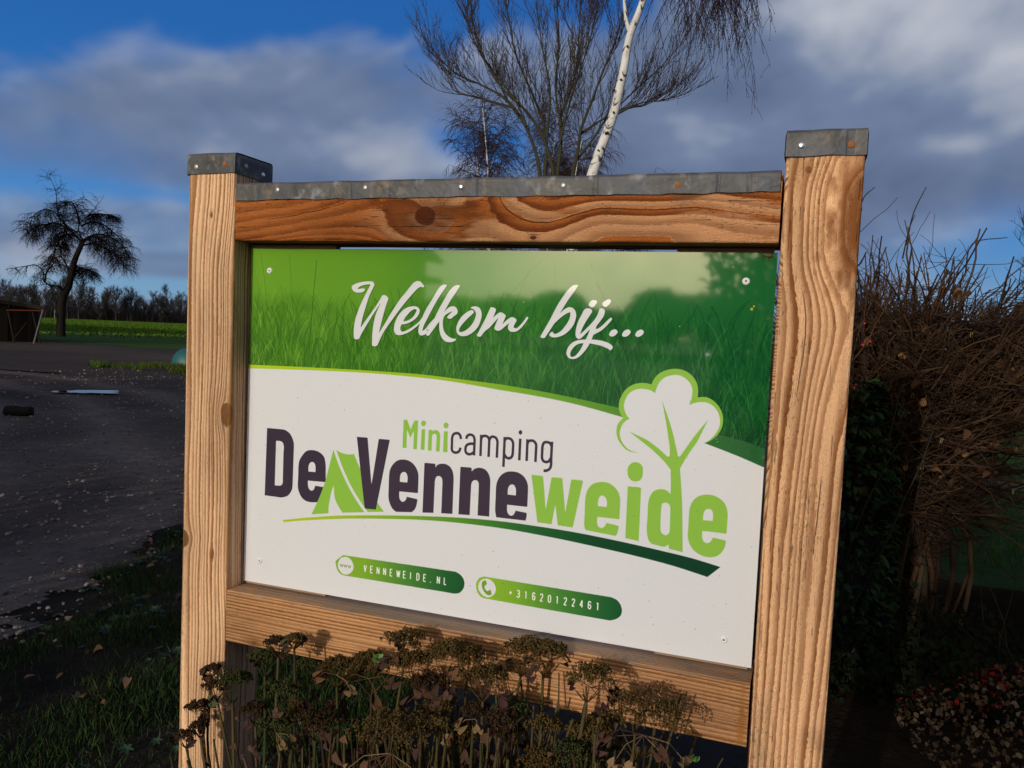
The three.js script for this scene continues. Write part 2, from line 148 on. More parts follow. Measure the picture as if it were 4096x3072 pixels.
// ---------------------------------------------------------------- the print on the sign panel, drawn in millimetres of the panel
const TRACE = [["D","k","fill",0,[[63.5,467.7,1,107,467.6,1,119.7,468.7,0,132.5,475.3,0,141.5,486.5,0,146.8,499.9,0,147.6,513.7,1,147,606.2,1,145.8,620.2,0,140.2,631.7,0,130.6,641.2,0,112.6,647.1,1,61.5,646.8,1],[92.5,499.1,1,104.3,498.4,0,113.1,502.1,0,117.1,512.5,1,116.2,528.9,1,116.5,598.5,1,115.9,608.7,0,109.8,615.5,0,91.9,616.9,1]]],["e","k","fill",0,[[246.3,592.4,1,193.2,593.7,1,193,602.9,0,195,611.9,0,199.7,617.5,0,204.7,619,0,210.2,616.4,0,213.5,609.9,0,215.1,604.9,1,243.2,606,1,238.6,622.5,0,228.7,641.9,0,221,647.1,1,206,649,0,190,647.8,0,177.4,641.5,0,168,628.6,0,163,612.2,0,163.2,581.4,0,163.1,561.4,0,165.6,544.3,0,175.4,528,0,185.7,517.9,0,199.7,513.9,0,215.6,514.4,0,229.8,519.9,0,239.7,529.6,0,244.3,547.4,0,245.1,568.6,1],[214.8,569.5,1,214.4,556.4,0,212.4,549,0,207.8,544.8,0,203.2,544.5,0,198.2,546.5,0,194.3,553,0,193.2,561.5,0,193.8,570.3,1]]],["tentL","g","fill",0,[[265.5,506.8,1,256.7,543.9,0,243.7,593,0,226.8,637.5,0,206.6,680.3,1,256.9,672,1,257.3,650.9,0,262.9,619.8,0,269.7,597.1,1,271.7,614.3,0,274.5,630.7,0,282.8,646.4,0,298.2,665.6,1,361.6,656.7,1,337,629.8,0,308.3,589.3,0,282.7,545.2,1]]],["tentR","g","fill",0,[[274.1,506.1,1,284.9,511.1,0,298.7,514.3,0,312.4,515,0,325.9,512.1,1,333.2,526.8,0,347.6,552.3,0,367.4,586.1,0,395.6,626.2,0,416.4,649.1,1,370.8,655.3,1,347.1,628.6,0,318.6,591.2,0,293.1,547.2,1]]],["V","k","fill",0,[[332.4,468.2,1,362.1,467.7,1,363.3,468.8,1,378.5,584.2,1,382.3,560.7,1,394.6,469.3,1,396.2,468,1,424.1,467.7,1,425.5,468.9,1,393.8,645.4,1,392.2,646.5,1,363.3,647.2,1,361.6,646.5,1]]],["e","k","fill",0,[[506.6,592.4,1,457.1,593.4,1,457.1,604.2,0,459,612.5,0,463.3,617.4,0,468.6,618.2,0,473.5,615.1,0,476.5,610.5,0,478.1,604.6,1,505.7,607.3,1,507.3,609.6,1,505.4,622.5,0,501.2,633.1,0,493.2,641.3,1,450.3,645.5,1,439.6,638.5,0,431.6,625.8,0,427.6,610.9,0,427.2,587.1,0,427.3,554.7,0,430.4,539.1,0,439,525.6,0,449.9,516.9,0,463.2,513.3,0,477.8,514.2,0,491.1,520.5,0,500.7,530.5,0,506.8,543.3,0,508.1,556.6,0,508,591.1,1],[478.2,569,1,478.5,558,0,476.6,549.7,0,472.5,544.7,0,467.5,543.9,0,462.3,546.1,0,458.4,552.4,0,457.3,561,0,457.6,569.6,1]]],["n","k","fill",0,[[524.4,515.8,1,550.4,515.3,1,552.1,516.8,1,552.4,525.1,1,556,519.3,0,562.2,515.3,0,571.1,513.3,0,581.9,514.3,0,592,519.9,0,598.8,530.8,0,601.5,543.7,0,602,555.2,1,602.3,632.7,1,572.7,634.5,1,572.7,558.3,1,571.2,550.1,0,567.1,545.2,0,561.6,544.5,0,556.3,546.7,0,553.3,552.8,0,552.3,560.4,1,552,636.2,1,522.5,639,1,522.6,517.7,1]]],["n","k","fill",0,[[619.5,516.2,1,645.6,515.6,1,647.4,517.1,1,648.1,525.5,1,652.2,519.7,0,659.1,515.8,0,666.8,513.9,0,677.3,514.8,0,686.2,519.6,0,693.2,529.5,0,696.3,540.5,0,696.8,551.8,1,697.7,628,1,667.8,628.9,1,667.8,558.2,1,666.7,550.1,0,663,545.3,0,657.7,544.5,0,652.6,546.7,0,648.9,552.3,0,647.9,560.3,1,647.5,630.3,1,618.1,631.8,1,618.1,518,1]]],["e","k","fill",0,[[790.2,594,1,741.5,594.3,1,741.6,603.6,0,742.8,611.6,0,747,617.6,0,752.9,619.5,0,758.4,616.6,0,761.5,611,0,763,606,1,789.2,608.1,1,791.1,610.1,1,790.9,617.2,0,788.9,626.8,1,715.7,627.5,1,713.2,618.3,0,711.8,607.1,0,711.9,582.7,0,711.9,553.5,0,715.5,538.5,0,722.7,526.5,0,734.2,518,0,747.6,514.6,0,762.9,515.2,0,776.6,521,0,785.5,530.5,0,790.5,542,0,791.6,554.6,0,791.8,592.2,1],[762.1,570.3,1,761.9,557.8,0,759.5,550,0,755.9,545.9,0,750.8,545.2,0,745.8,548,0,742.4,554.3,0,741.4,561.7,0,741.8,570.3,1]]],["w","g","fill",0,[[799.8,517.4,1,825.2,517.7,1,826.9,519.1,1,837,596,1,847.2,519.6,1,848.8,518,1,871.6,517.7,1,873.3,519.1,1,884.2,596.7,1,894.3,520,1,895.9,518.5,1,920.5,518.4,1,922.1,520.1,1,903.5,629.1,1,867.9,628.2,1,859.5,580.2,1,852.6,627.7,1,818.4,627.1,1,798.5,519.2,1]]],["e","g","fill",0,[[1009.1,597,1,959.9,597.2,1,959.5,605.8,0,960.5,613.5,0,963.4,619.6,0,969.9,622.2,0,975.9,619.4,0,979.5,613.8,0,981.2,608.6,1,1008.3,611.8,1,1010,613.6,1,1009.1,621.7,0,1007.5,628.4,0,1004.2,635.8,1,933.9,630.8,1,931.2,623.6,0,929.8,613.3,0,930,592.4,0,929.5,563.8,0,931.3,546.7,0,937.8,531.7,0,947.8,522.2,0,962,517.5,0,976.3,516.6,0,989.6,521,0,1000.4,530.2,0,1007.5,542.2,0,1010.1,554.7,0,1010.3,571.4,0,1010.6,595.2,1],[980.1,572.8,1,980.3,562,0,978.3,554.4,0,974.2,549.5,0,968.8,547.7,0,963.7,549.9,0,960.4,556.4,0,959.5,564.3,0,959.7,572.8,1]]],["idot","g","fill",0,[[1039.8,464.7,0,1049.4,466.6,0,1056.1,473.5,0,1057.6,483.5,0,1056.7,496.2,0,1051.4,504.6,0,1042.7,507.8,0,1033.1,506.5,0,1026,499.4,0,1023.1,488.8,0,1023.9,477.9,0,1030.4,468.4,0]]],["i","g","fill",0,[[1026.2,520.2,1,1053.5,520.1,1,1055.5,521.7,1,1056.6,640.9,1,1026.2,637.8,1,1025.4,521.7,1]]],["d","g","fill",0,[[1120.6,528,1,1115.4,522.9,0,1109,519.7,0,1099.2,519,0,1089.6,521.7,0,1082.2,527.2,0,1077.1,535.6,0,1073.9,547.3,0,1072.9,561.6,0,1073.3,587.1,0,1072.8,604.3,0,1074.3,621.2,0,1077.5,633.6,0,1082.8,640.8,0,1087.9,643.7,1,1113.3,646.6,1,1118.7,643.2,0,1122.6,639.4,1,1124.3,648.9,1,1154.6,652.9,1,1148.3,559.9,0,1145.3,526.7,0,1141.3,493.5,0,1138.2,469.4,1,1150.1,443.9,1,1151.4,441.7,1,1114.5,444.5,1,1095.2,446.3,1,1095.4,449,1,1105.6,457.9,0,1118.2,472.8,1,1120.1,499.9,0,1120.8,527.9,1],[1103.2,553.2,0,1106.5,549.3,0,1112,547.8,0,1116.9,548.8,0,1120.9,553.3,0,1122.3,558.7,0,1122.8,572.8,0,1123.3,592.4,0,1123.5,609.4,0,1121.3,616,0,1115.3,620,0,1109.6,618.5,0,1105.2,614.5,0,1103.2,606.2,0,1102.7,592.1,0,1102.5,572.3,0]]],["e","g","fill",0,[[1243.6,600.6,1,1193.7,600.3,1,1193.9,610.3,0,1195.4,618.5,0,1199.1,624.3,0,1205.3,625.9,0,1211.2,623.1,0,1214.8,617.4,0,1216.6,612.2,1,1242.7,614.9,1,1244.6,617.4,1,1243.4,627.5,0,1239.4,638.4,0,1232,647.8,0,1221.7,654.3,0,1209.7,656.4,0,1196.1,654.7,0,1183.6,649.4,0,1173.6,640.9,0,1166.8,629.2,0,1163.3,615.6,0,1163.4,593.2,0,1163.4,562.4,0,1165.6,548.1,0,1171.6,534.9,0,1182,525.7,0,1195.2,520.9,0,1209.9,520.3,0,1223.4,524.3,0,1234.5,532,0,1241.5,543.6,0,1244.7,557,0,1245.1,577.6,0,1245.1,599,1],[1214.5,576.2,1,1214.4,563.3,0,1212.6,555.2,0,1209,551.8,0,1203.6,551,0,1198.4,553.4,0,1194.7,559.4,0,1193.8,567.2,0,1193.7,576.9,1]]],["crownO","g","fill",0,[[1050.2,442.9,1,1033.2,443.4,0,1017.6,438.7,0,1004.7,426.9,0,996.3,413.8,0,993.3,398.8,0,994.8,385,0,1000.4,375.4,0,1007,368.5,1,1000.4,360.1,0,996.2,348.3,0,995.9,334.6,0,999.8,320.7,0,1008.9,304.9,0,1022.1,294.2,0,1036.9,288.8,0,1052,287.4,0,1065.9,289.5,1,1070.9,276.9,0,1080.6,265.2,0,1095,256.9,0,1111,252.7,0,1127.1,252.8,0,1143.4,258.5,0,1155.6,268.1,0,1164.3,282.2,0,1167.4,297.5,0,1167.1,311.5,1,1178.1,309.7,0,1189.6,310.6,0,1202.9,317.8,0,1213.5,328.7,0,1220.6,342,0,1223.4,357.9,0,1221.7,372.6,0,1215.4,386.3,0,1206.1,397.4,0,1193.8,406.5,0,1185.6,409.4,1]]],["crownI","w","fill",0,[[1050.2,442.9,1,1037.7,442.5,0,1023.7,438.1,0,1012.5,429.2,0,1004.1,416.2,0,1001.1,402.7,0,1002.1,393.5,0,1006.2,382.5,0,1013.4,374.3,0,1021.5,369.1,1,1014.2,361.4,0,1009.1,350.4,0,1007,339.9,0,1009.4,327.6,0,1015.6,315,0,1025.8,306.1,0,1039.1,301.1,0,1052.7,300.5,0,1064.8,303,0,1074.8,308.1,1,1077.9,295.9,0,1084.5,282.1,0,1095.8,271.7,0,1110.3,266.7,0,1123.4,265.9,0,1136.9,270.7,0,1147.5,279.6,0,1154,291,0,1155.4,302.7,0,1153.4,319,0,1149.6,329.3,1,1160.2,324.4,0,1174.5,320.9,0,1187.4,321.3,0,1200.6,327.4,0,1211.2,339.1,0,1216.3,352.6,0,1217.3,364.2,0,1214.8,376.1,0,1207.1,389.9,0,1196.4,402.6,0,1185.6,409.4,1,1160.4,428,1,1102.7,448.3,1]]],["branches","g","fill",0,[[1090.4,319.7,1,1096.5,336.4,0,1108.5,365.4,0,1118.9,394.4,0,1127.2,423.5,0,1133.7,447.6,1,1143.1,432.5,0,1159.1,405.8,0,1172.4,385.5,0,1192.4,357.4,1,1182.3,381.7,0,1172.2,406.2,0,1157.6,431.2,0,1146.4,451.6,0,1138.1,468.8,1,1140,486.6,1,1119.2,488.7,1,1118.4,473.8,1,1103.2,457.2,0,1084.4,440.9,0,1065.6,426.8,0,1043.6,412.1,0,1023.1,397.6,1,1040.2,404.3,0,1063.4,413.4,0,1086.7,427.9,0,1102.3,440,0,1115,450.8,1,1113.3,424.8,0,1109.1,402.7,0,1103,373.3,0,1095.3,341,1]]],["M","g","fill",0,[[462,415.2,1,471.4,414.1,1,482,437.7,1,491.1,414.7,1,501.4,413.9,1,501.1,484.8,1,491.2,484.9,1,490.9,439.3,1,482.4,457.6,1,472,438.5,1,472.6,483.9,1,461.7,484.3,1]]],["i","g","fill",0,[[511.8,433.8,1,521.3,433.4,1,521.4,484.4,1,511.1,484.6,1]]],["idot","g","fill",0,[[516.3,412.4,0,521.9,415.2,0,522.7,419.4,0,520.3,425,0,516.5,426.7,0,511.8,425,0,509.8,420.1,0,511.4,414.9,0]]],["n","g","fill",0,[[530.8,433.9,1,540.3,434.2,1,540.4,437,1,546.3,433.7,0,554.2,434.1,0,559.6,438.5,0,562.1,446.3,1,562.2,484.8,1,552.2,484.8,1,552.5,448.9,1,550.7,443.7,0,545.7,442.7,0,541.5,445.4,0,540.2,451.8,1,540.4,484.5,1,530.6,485,1]]],["i","g","fill",0,[[571.5,434.1,1,581.4,434,1,582.6,484.6,1,571,484.9,1]]],["idot","g","fill",0,[[576.1,412.7,0,581.6,415.4,0,582.6,419.6,0,580.5,425.1,0,576.3,426.9,0,571.9,425.1,0,570,420.3,0,571.5,415.2,0]]],["c","k","stroke",6.4,[[616.2,449.5,1,614.8,441.8,0,609.5,436.6,0,603.4,436.4,0,597.1,439.4,0,593.8,446.8,0,593.7,461.4,0,593.9,475.7,0,597,481.6,0,604.8,483.2,0,611.5,480.8,0,615.1,475.5,0,616,470.1,1]]],["a","k","stroke",6.4,[[630.7,447.6,1,632.3,441.2,0,637.3,437.3,0,643,436.8,0,648.8,439.8,0,652,447.5,1,652.2,485.6,1],[651.7,457.8,1,640.1,458.8,0,631.8,463.4,0,629.3,472.5,0,631.6,481.1,0,639.4,484,0,646.9,481.5,0,652.1,476.6,1]]],["m","k","stroke",6.4,[[668.4,434.7,1,668.8,485.5,1],[668.5,446.1,1,671.4,439.1,0,678.8,436.4,0,686.4,439.3,0,689.5,446,1,689.5,485.6,1],[689.5,445.1,1,693.8,438.3,0,700.3,436.7,0,707,440.1,0,710.5,447.7,1,710.4,485.8,1]]],["p","k","stroke",6.4,[[728,435,1,728,505.8,1],[727.8,446.2,1,730.9,438.9,0,739.1,437.2,0,745.7,440.3,0,749.5,447.7,0,749.9,463.3,0,749.4,475.5,0,745.8,481.9,0,739.5,484.3,0,732.9,481.4,0,728,474,1]]],["i","k","stroke",6.4,[[766.8,435.5,1,766.7,486.4,1]]],["idot","k","fill",0,[[766.4,415.5,0,770.5,418.3,0,770.8,422.6,0,766.9,426.5,0,762.6,423.3,0,762.4,419,0]]],["n","k","stroke",6.4,[[784.6,435.4,1,784.9,486.4,1],[784.7,446.4,1,787.5,440.1,0,793.7,437.5,0,800,438.5,0,805.7,444.5,0,806.7,453,1,806.5,486.7,1]]],["g","k","stroke",6.4,[[844.3,436,1,844.1,475.3,1,844.5,490.6,0,841.4,499.5,0,834.5,503.9,0,827.1,505,1],[843.8,446.3,1,839.4,439.9,0,832.2,437.9,0,825.2,440.2,0,822,448.2,0,821.8,461.9,0,822.1,475.6,0,825.5,482.2,0,831.8,484.3,0,838.8,481.8,0,844,472.7,1]]],["W","w","fill",0,[[320.4,97.8,1,326.4,97.9,0,332.9,96.6,0,338.1,96.5,0,341.9,98.1,0,340.3,102.8,0,335.9,105.7,0,328,107.3,0,318.8,107.3,0,312.1,105.2,0,306,99.6,0,304.1,94.4,0,306.3,89.8,0,314.1,85.6,0,325.8,81.9,0,341.4,79.3,0,357,78.4,0,363.6,79.9,0,367.9,85,0,366.6,90.7,0,354.5,115.6,0,344.6,145.7,0,337.6,170,0,333.2,193.8,1,350.1,170.7,0,374.9,137.8,0,390.7,112.3,1,395.8,111.3,0,402.3,113.2,0,407,117.6,0,407.8,122.1,0,403.1,134.7,0,394.1,166.9,0,385.2,204.9,1,399.9,182.6,0,419.2,151.2,0,439.6,121.2,0,455.3,102.8,0,472.1,82.7,0,479.4,77,0,486.7,74.9,0,494.3,76.7,0,500.7,82.7,0,504.4,88.2,0,501.1,90.5,1,496.7,89.2,0,492.4,90.1,0,485.1,94.7,0,467.1,113.7,0,449,134.5,0,430.9,157.6,0,409,186.8,0,395.6,206.8,0,381.9,236,1,376.1,238.6,0,368.9,237.8,0,366.9,235.6,1,366.6,209.2,0,369.9,178.1,0,376.8,153.8,0,387.5,130.6,1,367.9,158.7,0,350.6,185.7,0,338.3,205.7,0,329.7,222.1,1,323.1,223.7,0,317.1,222.8,0,315,219.5,1,313.7,202.1,0,316.2,178.9,0,323.2,155.6,0,332.9,132.2,0,345.1,108.9,0,357.3,86.3,1,346.9,86.6,0,335.2,89.1,0,326.2,92.8,0]]],["e","w","fill",0,[[447.1,181.7,1,444.2,187.7,0,444,193.4,0,446.5,197.8,0,451.6,199,0,459.1,196.2,0,472.6,188.9,0,487.3,178.7,0,495.7,171.1,1,501.8,162.5,1,503,167.5,1,496,177.6,1,485.1,187.3,0,468,199.2,0,451.9,206.1,0,440.5,208.1,0,432.8,206.4,0,427.5,199.8,0,426.1,191.9,0,428,180.4,0,432.6,167.8,0,441,155,0,451.9,144.5,0,464.3,138.5,0,478,136,0,488.1,137.8,0,493.2,142.1,0,494.5,147.6,0,492.6,155.5,0,485.4,164.8,0,474.5,173,0,460.9,179.2,0],[451.2,173.9,1,461.9,171.8,0,471.7,166.4,0,479,159.4,0,484.3,151.3,0,486.2,146.2,0,484.6,143.5,1,479.6,143.6,0,472.2,147.2,0,462.5,156.6,0,455.3,165.8,0]]],["l","w","fill",0,[[557.2,81.7,1,563.9,82.6,1,562.3,86.8,0,547.3,108.2,0,530.2,137.6,0,516.5,163.7,0,507.3,181.9,0,503.5,194.9,1,509,191.9,1,520.9,181.4,1,524.3,186.8,1,514.3,200.7,0,505.8,205.5,0,499,206,0,494.4,201.5,0,492.9,193.7,0,495.9,177.3,0,502.7,160.8,0,511.9,141.5,0,526.9,117.6,0,541.8,92.8,0,550,84.4,0]]],["k","w","fill",0,[[591.1,82.2,1,597.1,83,0,598.2,84.9,1,588.3,100.5,0,574.7,120.7,0,559.4,147.7,1,568.2,138.6,0,576.5,133.9,0,584.9,133.1,0,591.1,136.8,0,594.7,143.3,0,594.1,149.9,0,590.6,153.3,0,583.6,158.5,0,579.5,162.5,1,574.1,163.3,0,569.2,161.8,0,567.8,159.1,1,573.6,152.8,0,581.8,144.8,1,573.5,148.4,0,565.2,153.1,0,559.3,159.4,1,557.3,170,0,558.5,183.3,0,562,194.2,0,569.7,202.8,0,580.9,208.9,0,593.1,210.6,1,593.2,212.8,0,586.1,217.6,0,575.3,219.2,0,565.5,217.4,0,556.6,210,0,551.3,200.2,0,548.3,187,0,547.6,170.3,1,536,186.4,0,522,205.4,1,517.1,205.9,0,513.2,203,1,516.7,198.3,1,521.4,191.4,1,511.5,191.8,1,520.8,178,0,535,163,1,546.3,139.3,0,561,113.4,0,572.4,95.4,0,582.8,85.3,0]]],["o","w","fill",0,[[636.9,145.7,1,635.6,143,0,632.5,140.9,0,628.4,141.1,0,619.1,145.7,0,607.5,154.9,0,598.4,167.4,0,594.1,178.5,0,593.1,188.5,0,596.1,197.2,0,602.4,201.9,0,612,203.4,0,623.9,200.5,0,636.6,192.8,0,647.9,180.8,0,654.4,166.4,0,657,153.2,0,655.7,143.4,0,650.6,134.9,0,642.2,131.7,0,633.9,131.9,0,628.7,134.5,0,628.8,136.7,1,634.2,138.1,0,639.1,141.8,0,641.8,148.3,0,641,157,0,635.6,170.4,0,625.5,182.8,0,613.9,191,0,604.4,193.6,0,600.5,192.1,1,601.6,184.9,0,608.4,174.7,0,619.8,162.2,0,631.2,151.9,0]]],["m","w","fill",0,[[682.8,132.3,0,689.3,134.2,0,692.1,137.4,0,691.4,142.3,0,686.2,156.5,1,694.6,148.7,0,703.6,143.5,0,711.8,145.9,0,717.3,151.1,0,716.3,155.5,0,710.1,170.8,1,720.6,160.7,0,729.5,154.5,0,736.4,154.2,0,742.8,157.7,0,744.5,161.4,0,741.6,167.5,0,738.3,175.1,0,739.8,178.3,0,745.5,178.6,0,753.2,172.4,0,762.9,160.8,0,769.3,152,0,772.2,152.4,0,773.1,155.1,1,766.6,165.4,0,758,176.5,0,748.1,184.9,0,738,188,0,729.9,186.8,0,725.1,182.1,0,724.2,176.7,0,726.2,169.1,0,729.5,165.8,1,718.9,174.3,0,708.9,182.8,0,701,186.9,0,693.9,185.5,0,689.7,181.4,1,693.3,171.5,0,699,156.6,1,688.5,168.4,0,677.4,180.8,0,666.1,189.9,0,658.3,200.6,1,654.8,202.6,0,648.9,202.1,0,646.6,198.9,1,656.2,180.5,0,667,158.3,0,677.6,134.6,0,679.9,132.6,0]]],["b","w","fill",0,[[885.6,75.5,1,888.8,76.3,1,882.6,87,0,867.8,108.5,0,857.6,125.2,0,848.5,140.9,1,857.9,132.3,0,867.5,126.7,0,876.1,127,0,883,132.1,0,886.5,139.6,0,886.9,149,0,882.8,164.4,0,873.7,177.7,0,860.8,188.8,0,847.5,194.7,0,835.2,196.5,0,827.6,193.8,0,825.5,190.3,1,829.6,184.8,0,833.3,183.7,0,835.3,187,1,839.7,188,0,847,185.3,0,856.5,177.2,0,866.8,162.6,0,872.3,149.5,0,872.9,137.7,1,863.3,141.5,0,851.5,150.2,0,836.7,164.4,1,825.7,182,0,815.9,197.3,1,812.8,199,0,806.5,198.3,0,804.4,195.4,1,815.4,175.3,0,828,151,0,842.6,121,0,858.6,95.8,0,871.3,80.8,0,878.4,76,0]]],["i","w","fill",0,[[912.5,127.3,0,919.8,128.6,0,923.3,132.5,0,922.6,137.2,0,912.6,153.9,0,903.8,170.6,0,898.5,186.1,1,906.7,178.7,0,920.4,164.1,0,929.4,153.3,0,936,141.4,0,939.6,130.8,0,940.6,126.7,1,947.2,126.5,0,952.1,129.8,0,953,135,0,950.5,144.4,0,942.8,156.3,0,936.1,165.8,0,933.8,172.9,1,940,171.5,0,949.1,164.2,0,960.4,152.2,0,966.6,146.7,1,970.2,147.7,0,969.8,151.2,1,960.9,162.6,0,947.4,175.9,0,929.4,186.5,1,925.7,197.2,1,941.3,197.7,0,957,200.5,0,967.9,204.6,0,974.1,210.1,0,974.6,214.2,0,970.5,219.9,1,961.3,214.8,0,945.6,209.7,0,922,205.9,1,915.9,217,0,906.8,229.2,0,896.4,239.1,0,885.6,243.2,0,875.7,242,0,869.9,235.8,0,868.6,227.5,0,872,216.7,0,881.3,206.2,0,894.4,200.1,0,911.9,197.8,1,916.7,186.5,0,920.9,174,1,911.8,184.3,0,901.4,194.8,0,895.5,197.4,0,890.5,194.6,0,887.7,187.7,0,888.2,174.7,0,892.3,158.2,0,898.8,143.9,0,905.4,130.8,0],[907.5,206.2,1,897.2,207.9,0,887.8,213.6,0,880.9,222.2,0,877.6,230.6,0,878.6,237.1,0,882.3,238.9,1,888.9,236,0,895.9,228.5,0,902.6,217.6,0]]],["dot","w","fill",0,[[925.9,108.4,0,932,109.6,0,934,113.6,0,931.3,118.9,0,925.6,124.9,0,920.8,125,0,915.8,121.7,0,915.6,117,0,920,110.5,0]]],["dot","w","fill",0,[[958,106.3,0,963.9,106.9,0,966.1,110.3,0,963.2,116.2,0,955.3,123,0,950.5,122.4,0,946.8,119,0,947.7,113.2,0]]],["dot","w","fill",0,[[976.8,172,0,982.8,174.4,0,984.2,179,0,979.9,185,0,973,188.5,0,967,187.2,0,965.2,183.3,0,968.8,176.2,0]]],["dot","w","fill",0,[[1006.1,171.2,0,1012,173.2,0,1013.4,177.8,0,1009.1,184.3,0,1002.3,187.7,0,996.4,187.1,0,994.5,183.2,0,998.1,175.5,0]]],["dot","w","fill",0,[[1035.1,170.3,0,1040.9,172.1,0,1042.9,176.5,0,1039.2,182.4,0,1031.3,186.9,0,1026.1,185.8,0,1023.9,181.9,0,1027.8,174.3,0]]],["swoosh","swoosh","fill",0,[[119.3,706,1,194.8,690.5,0,279.3,675.7,0,384.7,662.1,0,508.8,649,0,617.4,640.1,0,722.2,635.9,0,823.5,636.6,0,921.5,640.1,0,1016.4,647.1,0,1108.2,655.8,0,1175.2,663.5,0,1236.4,674.4,1,1210.4,700,1,1132.2,685.3,0,1040.9,674,0,946.7,665.1,0,849.3,657.8,0,748.6,652.6,0,644.5,652.2,0,536.8,656.2,0,425.1,666.1,0,309.3,679.5,0,207.3,695.4,0,122,711.1,1]]],["pill1","pill1","fill",0,[[304.4,774.3,1,284,791.3,0,283.5,801.1,0,288.5,814.9,0,298,824.1,0,310.9,826.6,1,615.6,827.2,1,628.6,823.4,0,638,812.8,0,641.3,800,0,638.5,788.2,0,629.9,778.8,0,616.6,773,1]]],["c1","w","fill",0,[[309.1,778.1,0,320.1,779.1,0,329.3,785.8,0,334.8,796.3,0,333.8,808.5,0,326,818.4,0,315.3,823.4,0,303.4,822.5,0,294,814.9,0,289.4,803.5,0,291.4,791.9,0,299.2,781.9,0]]],["pill2","pill2","fill",0,[[691.4,774,1,678.8,779.8,0,672,792.1,0,671.9,802.6,0,676.7,815.8,0,686.4,824.8,0,697.5,826.9,1,1000.2,831,1,1014.7,825.3,0,1024.9,815.5,0,1027.3,803.6,0,1023.6,791.1,0,1014,781.1,0,1000.7,776.9,1]]],["c2","w","fill",0,[[697.1,778.4,0,708.1,779.9,0,717.6,787.2,0,722.1,797.7,0,720.5,810.1,0,711.8,819.5,0,701.9,823.3,0,689.8,819.9,0,680.2,810.9,0,677.1,799.2,0,681,787.3,0,689,780.6,0]]],["phone","pg","fill",0,[[685.8,791.8,1,687.9,786,1,694,782.5,1,695.9,783.4,1,699.5,791.2,1,695.1,794.8,0,693.5,800.3,0,696.9,805.8,0,702.1,808.5,1,705.6,804.9,1,709.2,804,1,712.6,813.8,1,710.2,816.3,1,704.8,817.8,1,697.9,815.2,0,691.1,808.4,0,687.1,800.3,0]]],["band","band","fill",0,[[6.4,304.6,1,110.2,302.4,0,245.8,300.6,0,375.7,299.8,0,500.3,300.6,0,590.6,305,0,710.3,311.1,1]]],["band2","band","fill",0,[[710.3,311.9,1,805.7,320.7,0,898.1,332.2,0,996.5,346.6,1,1211.2,387.1,1,1267.6,397.9,0,1311.2,409.9,1]]],["white0","white","fill",0,[[6.6,314.5,1,110.5,310.6,0,246,307.2,0,375.9,305.9,0,500.6,308.3,0,591,313.2,0,710.9,323.3,1]]],["white1","white","fill",0,[[710.9,325.1,1,806.3,333.7,0,898.8,345.9,0,1006.3,366.9,1,1188.2,409.3,1,1256.4,430,0,1311.5,449.4,1]]]];
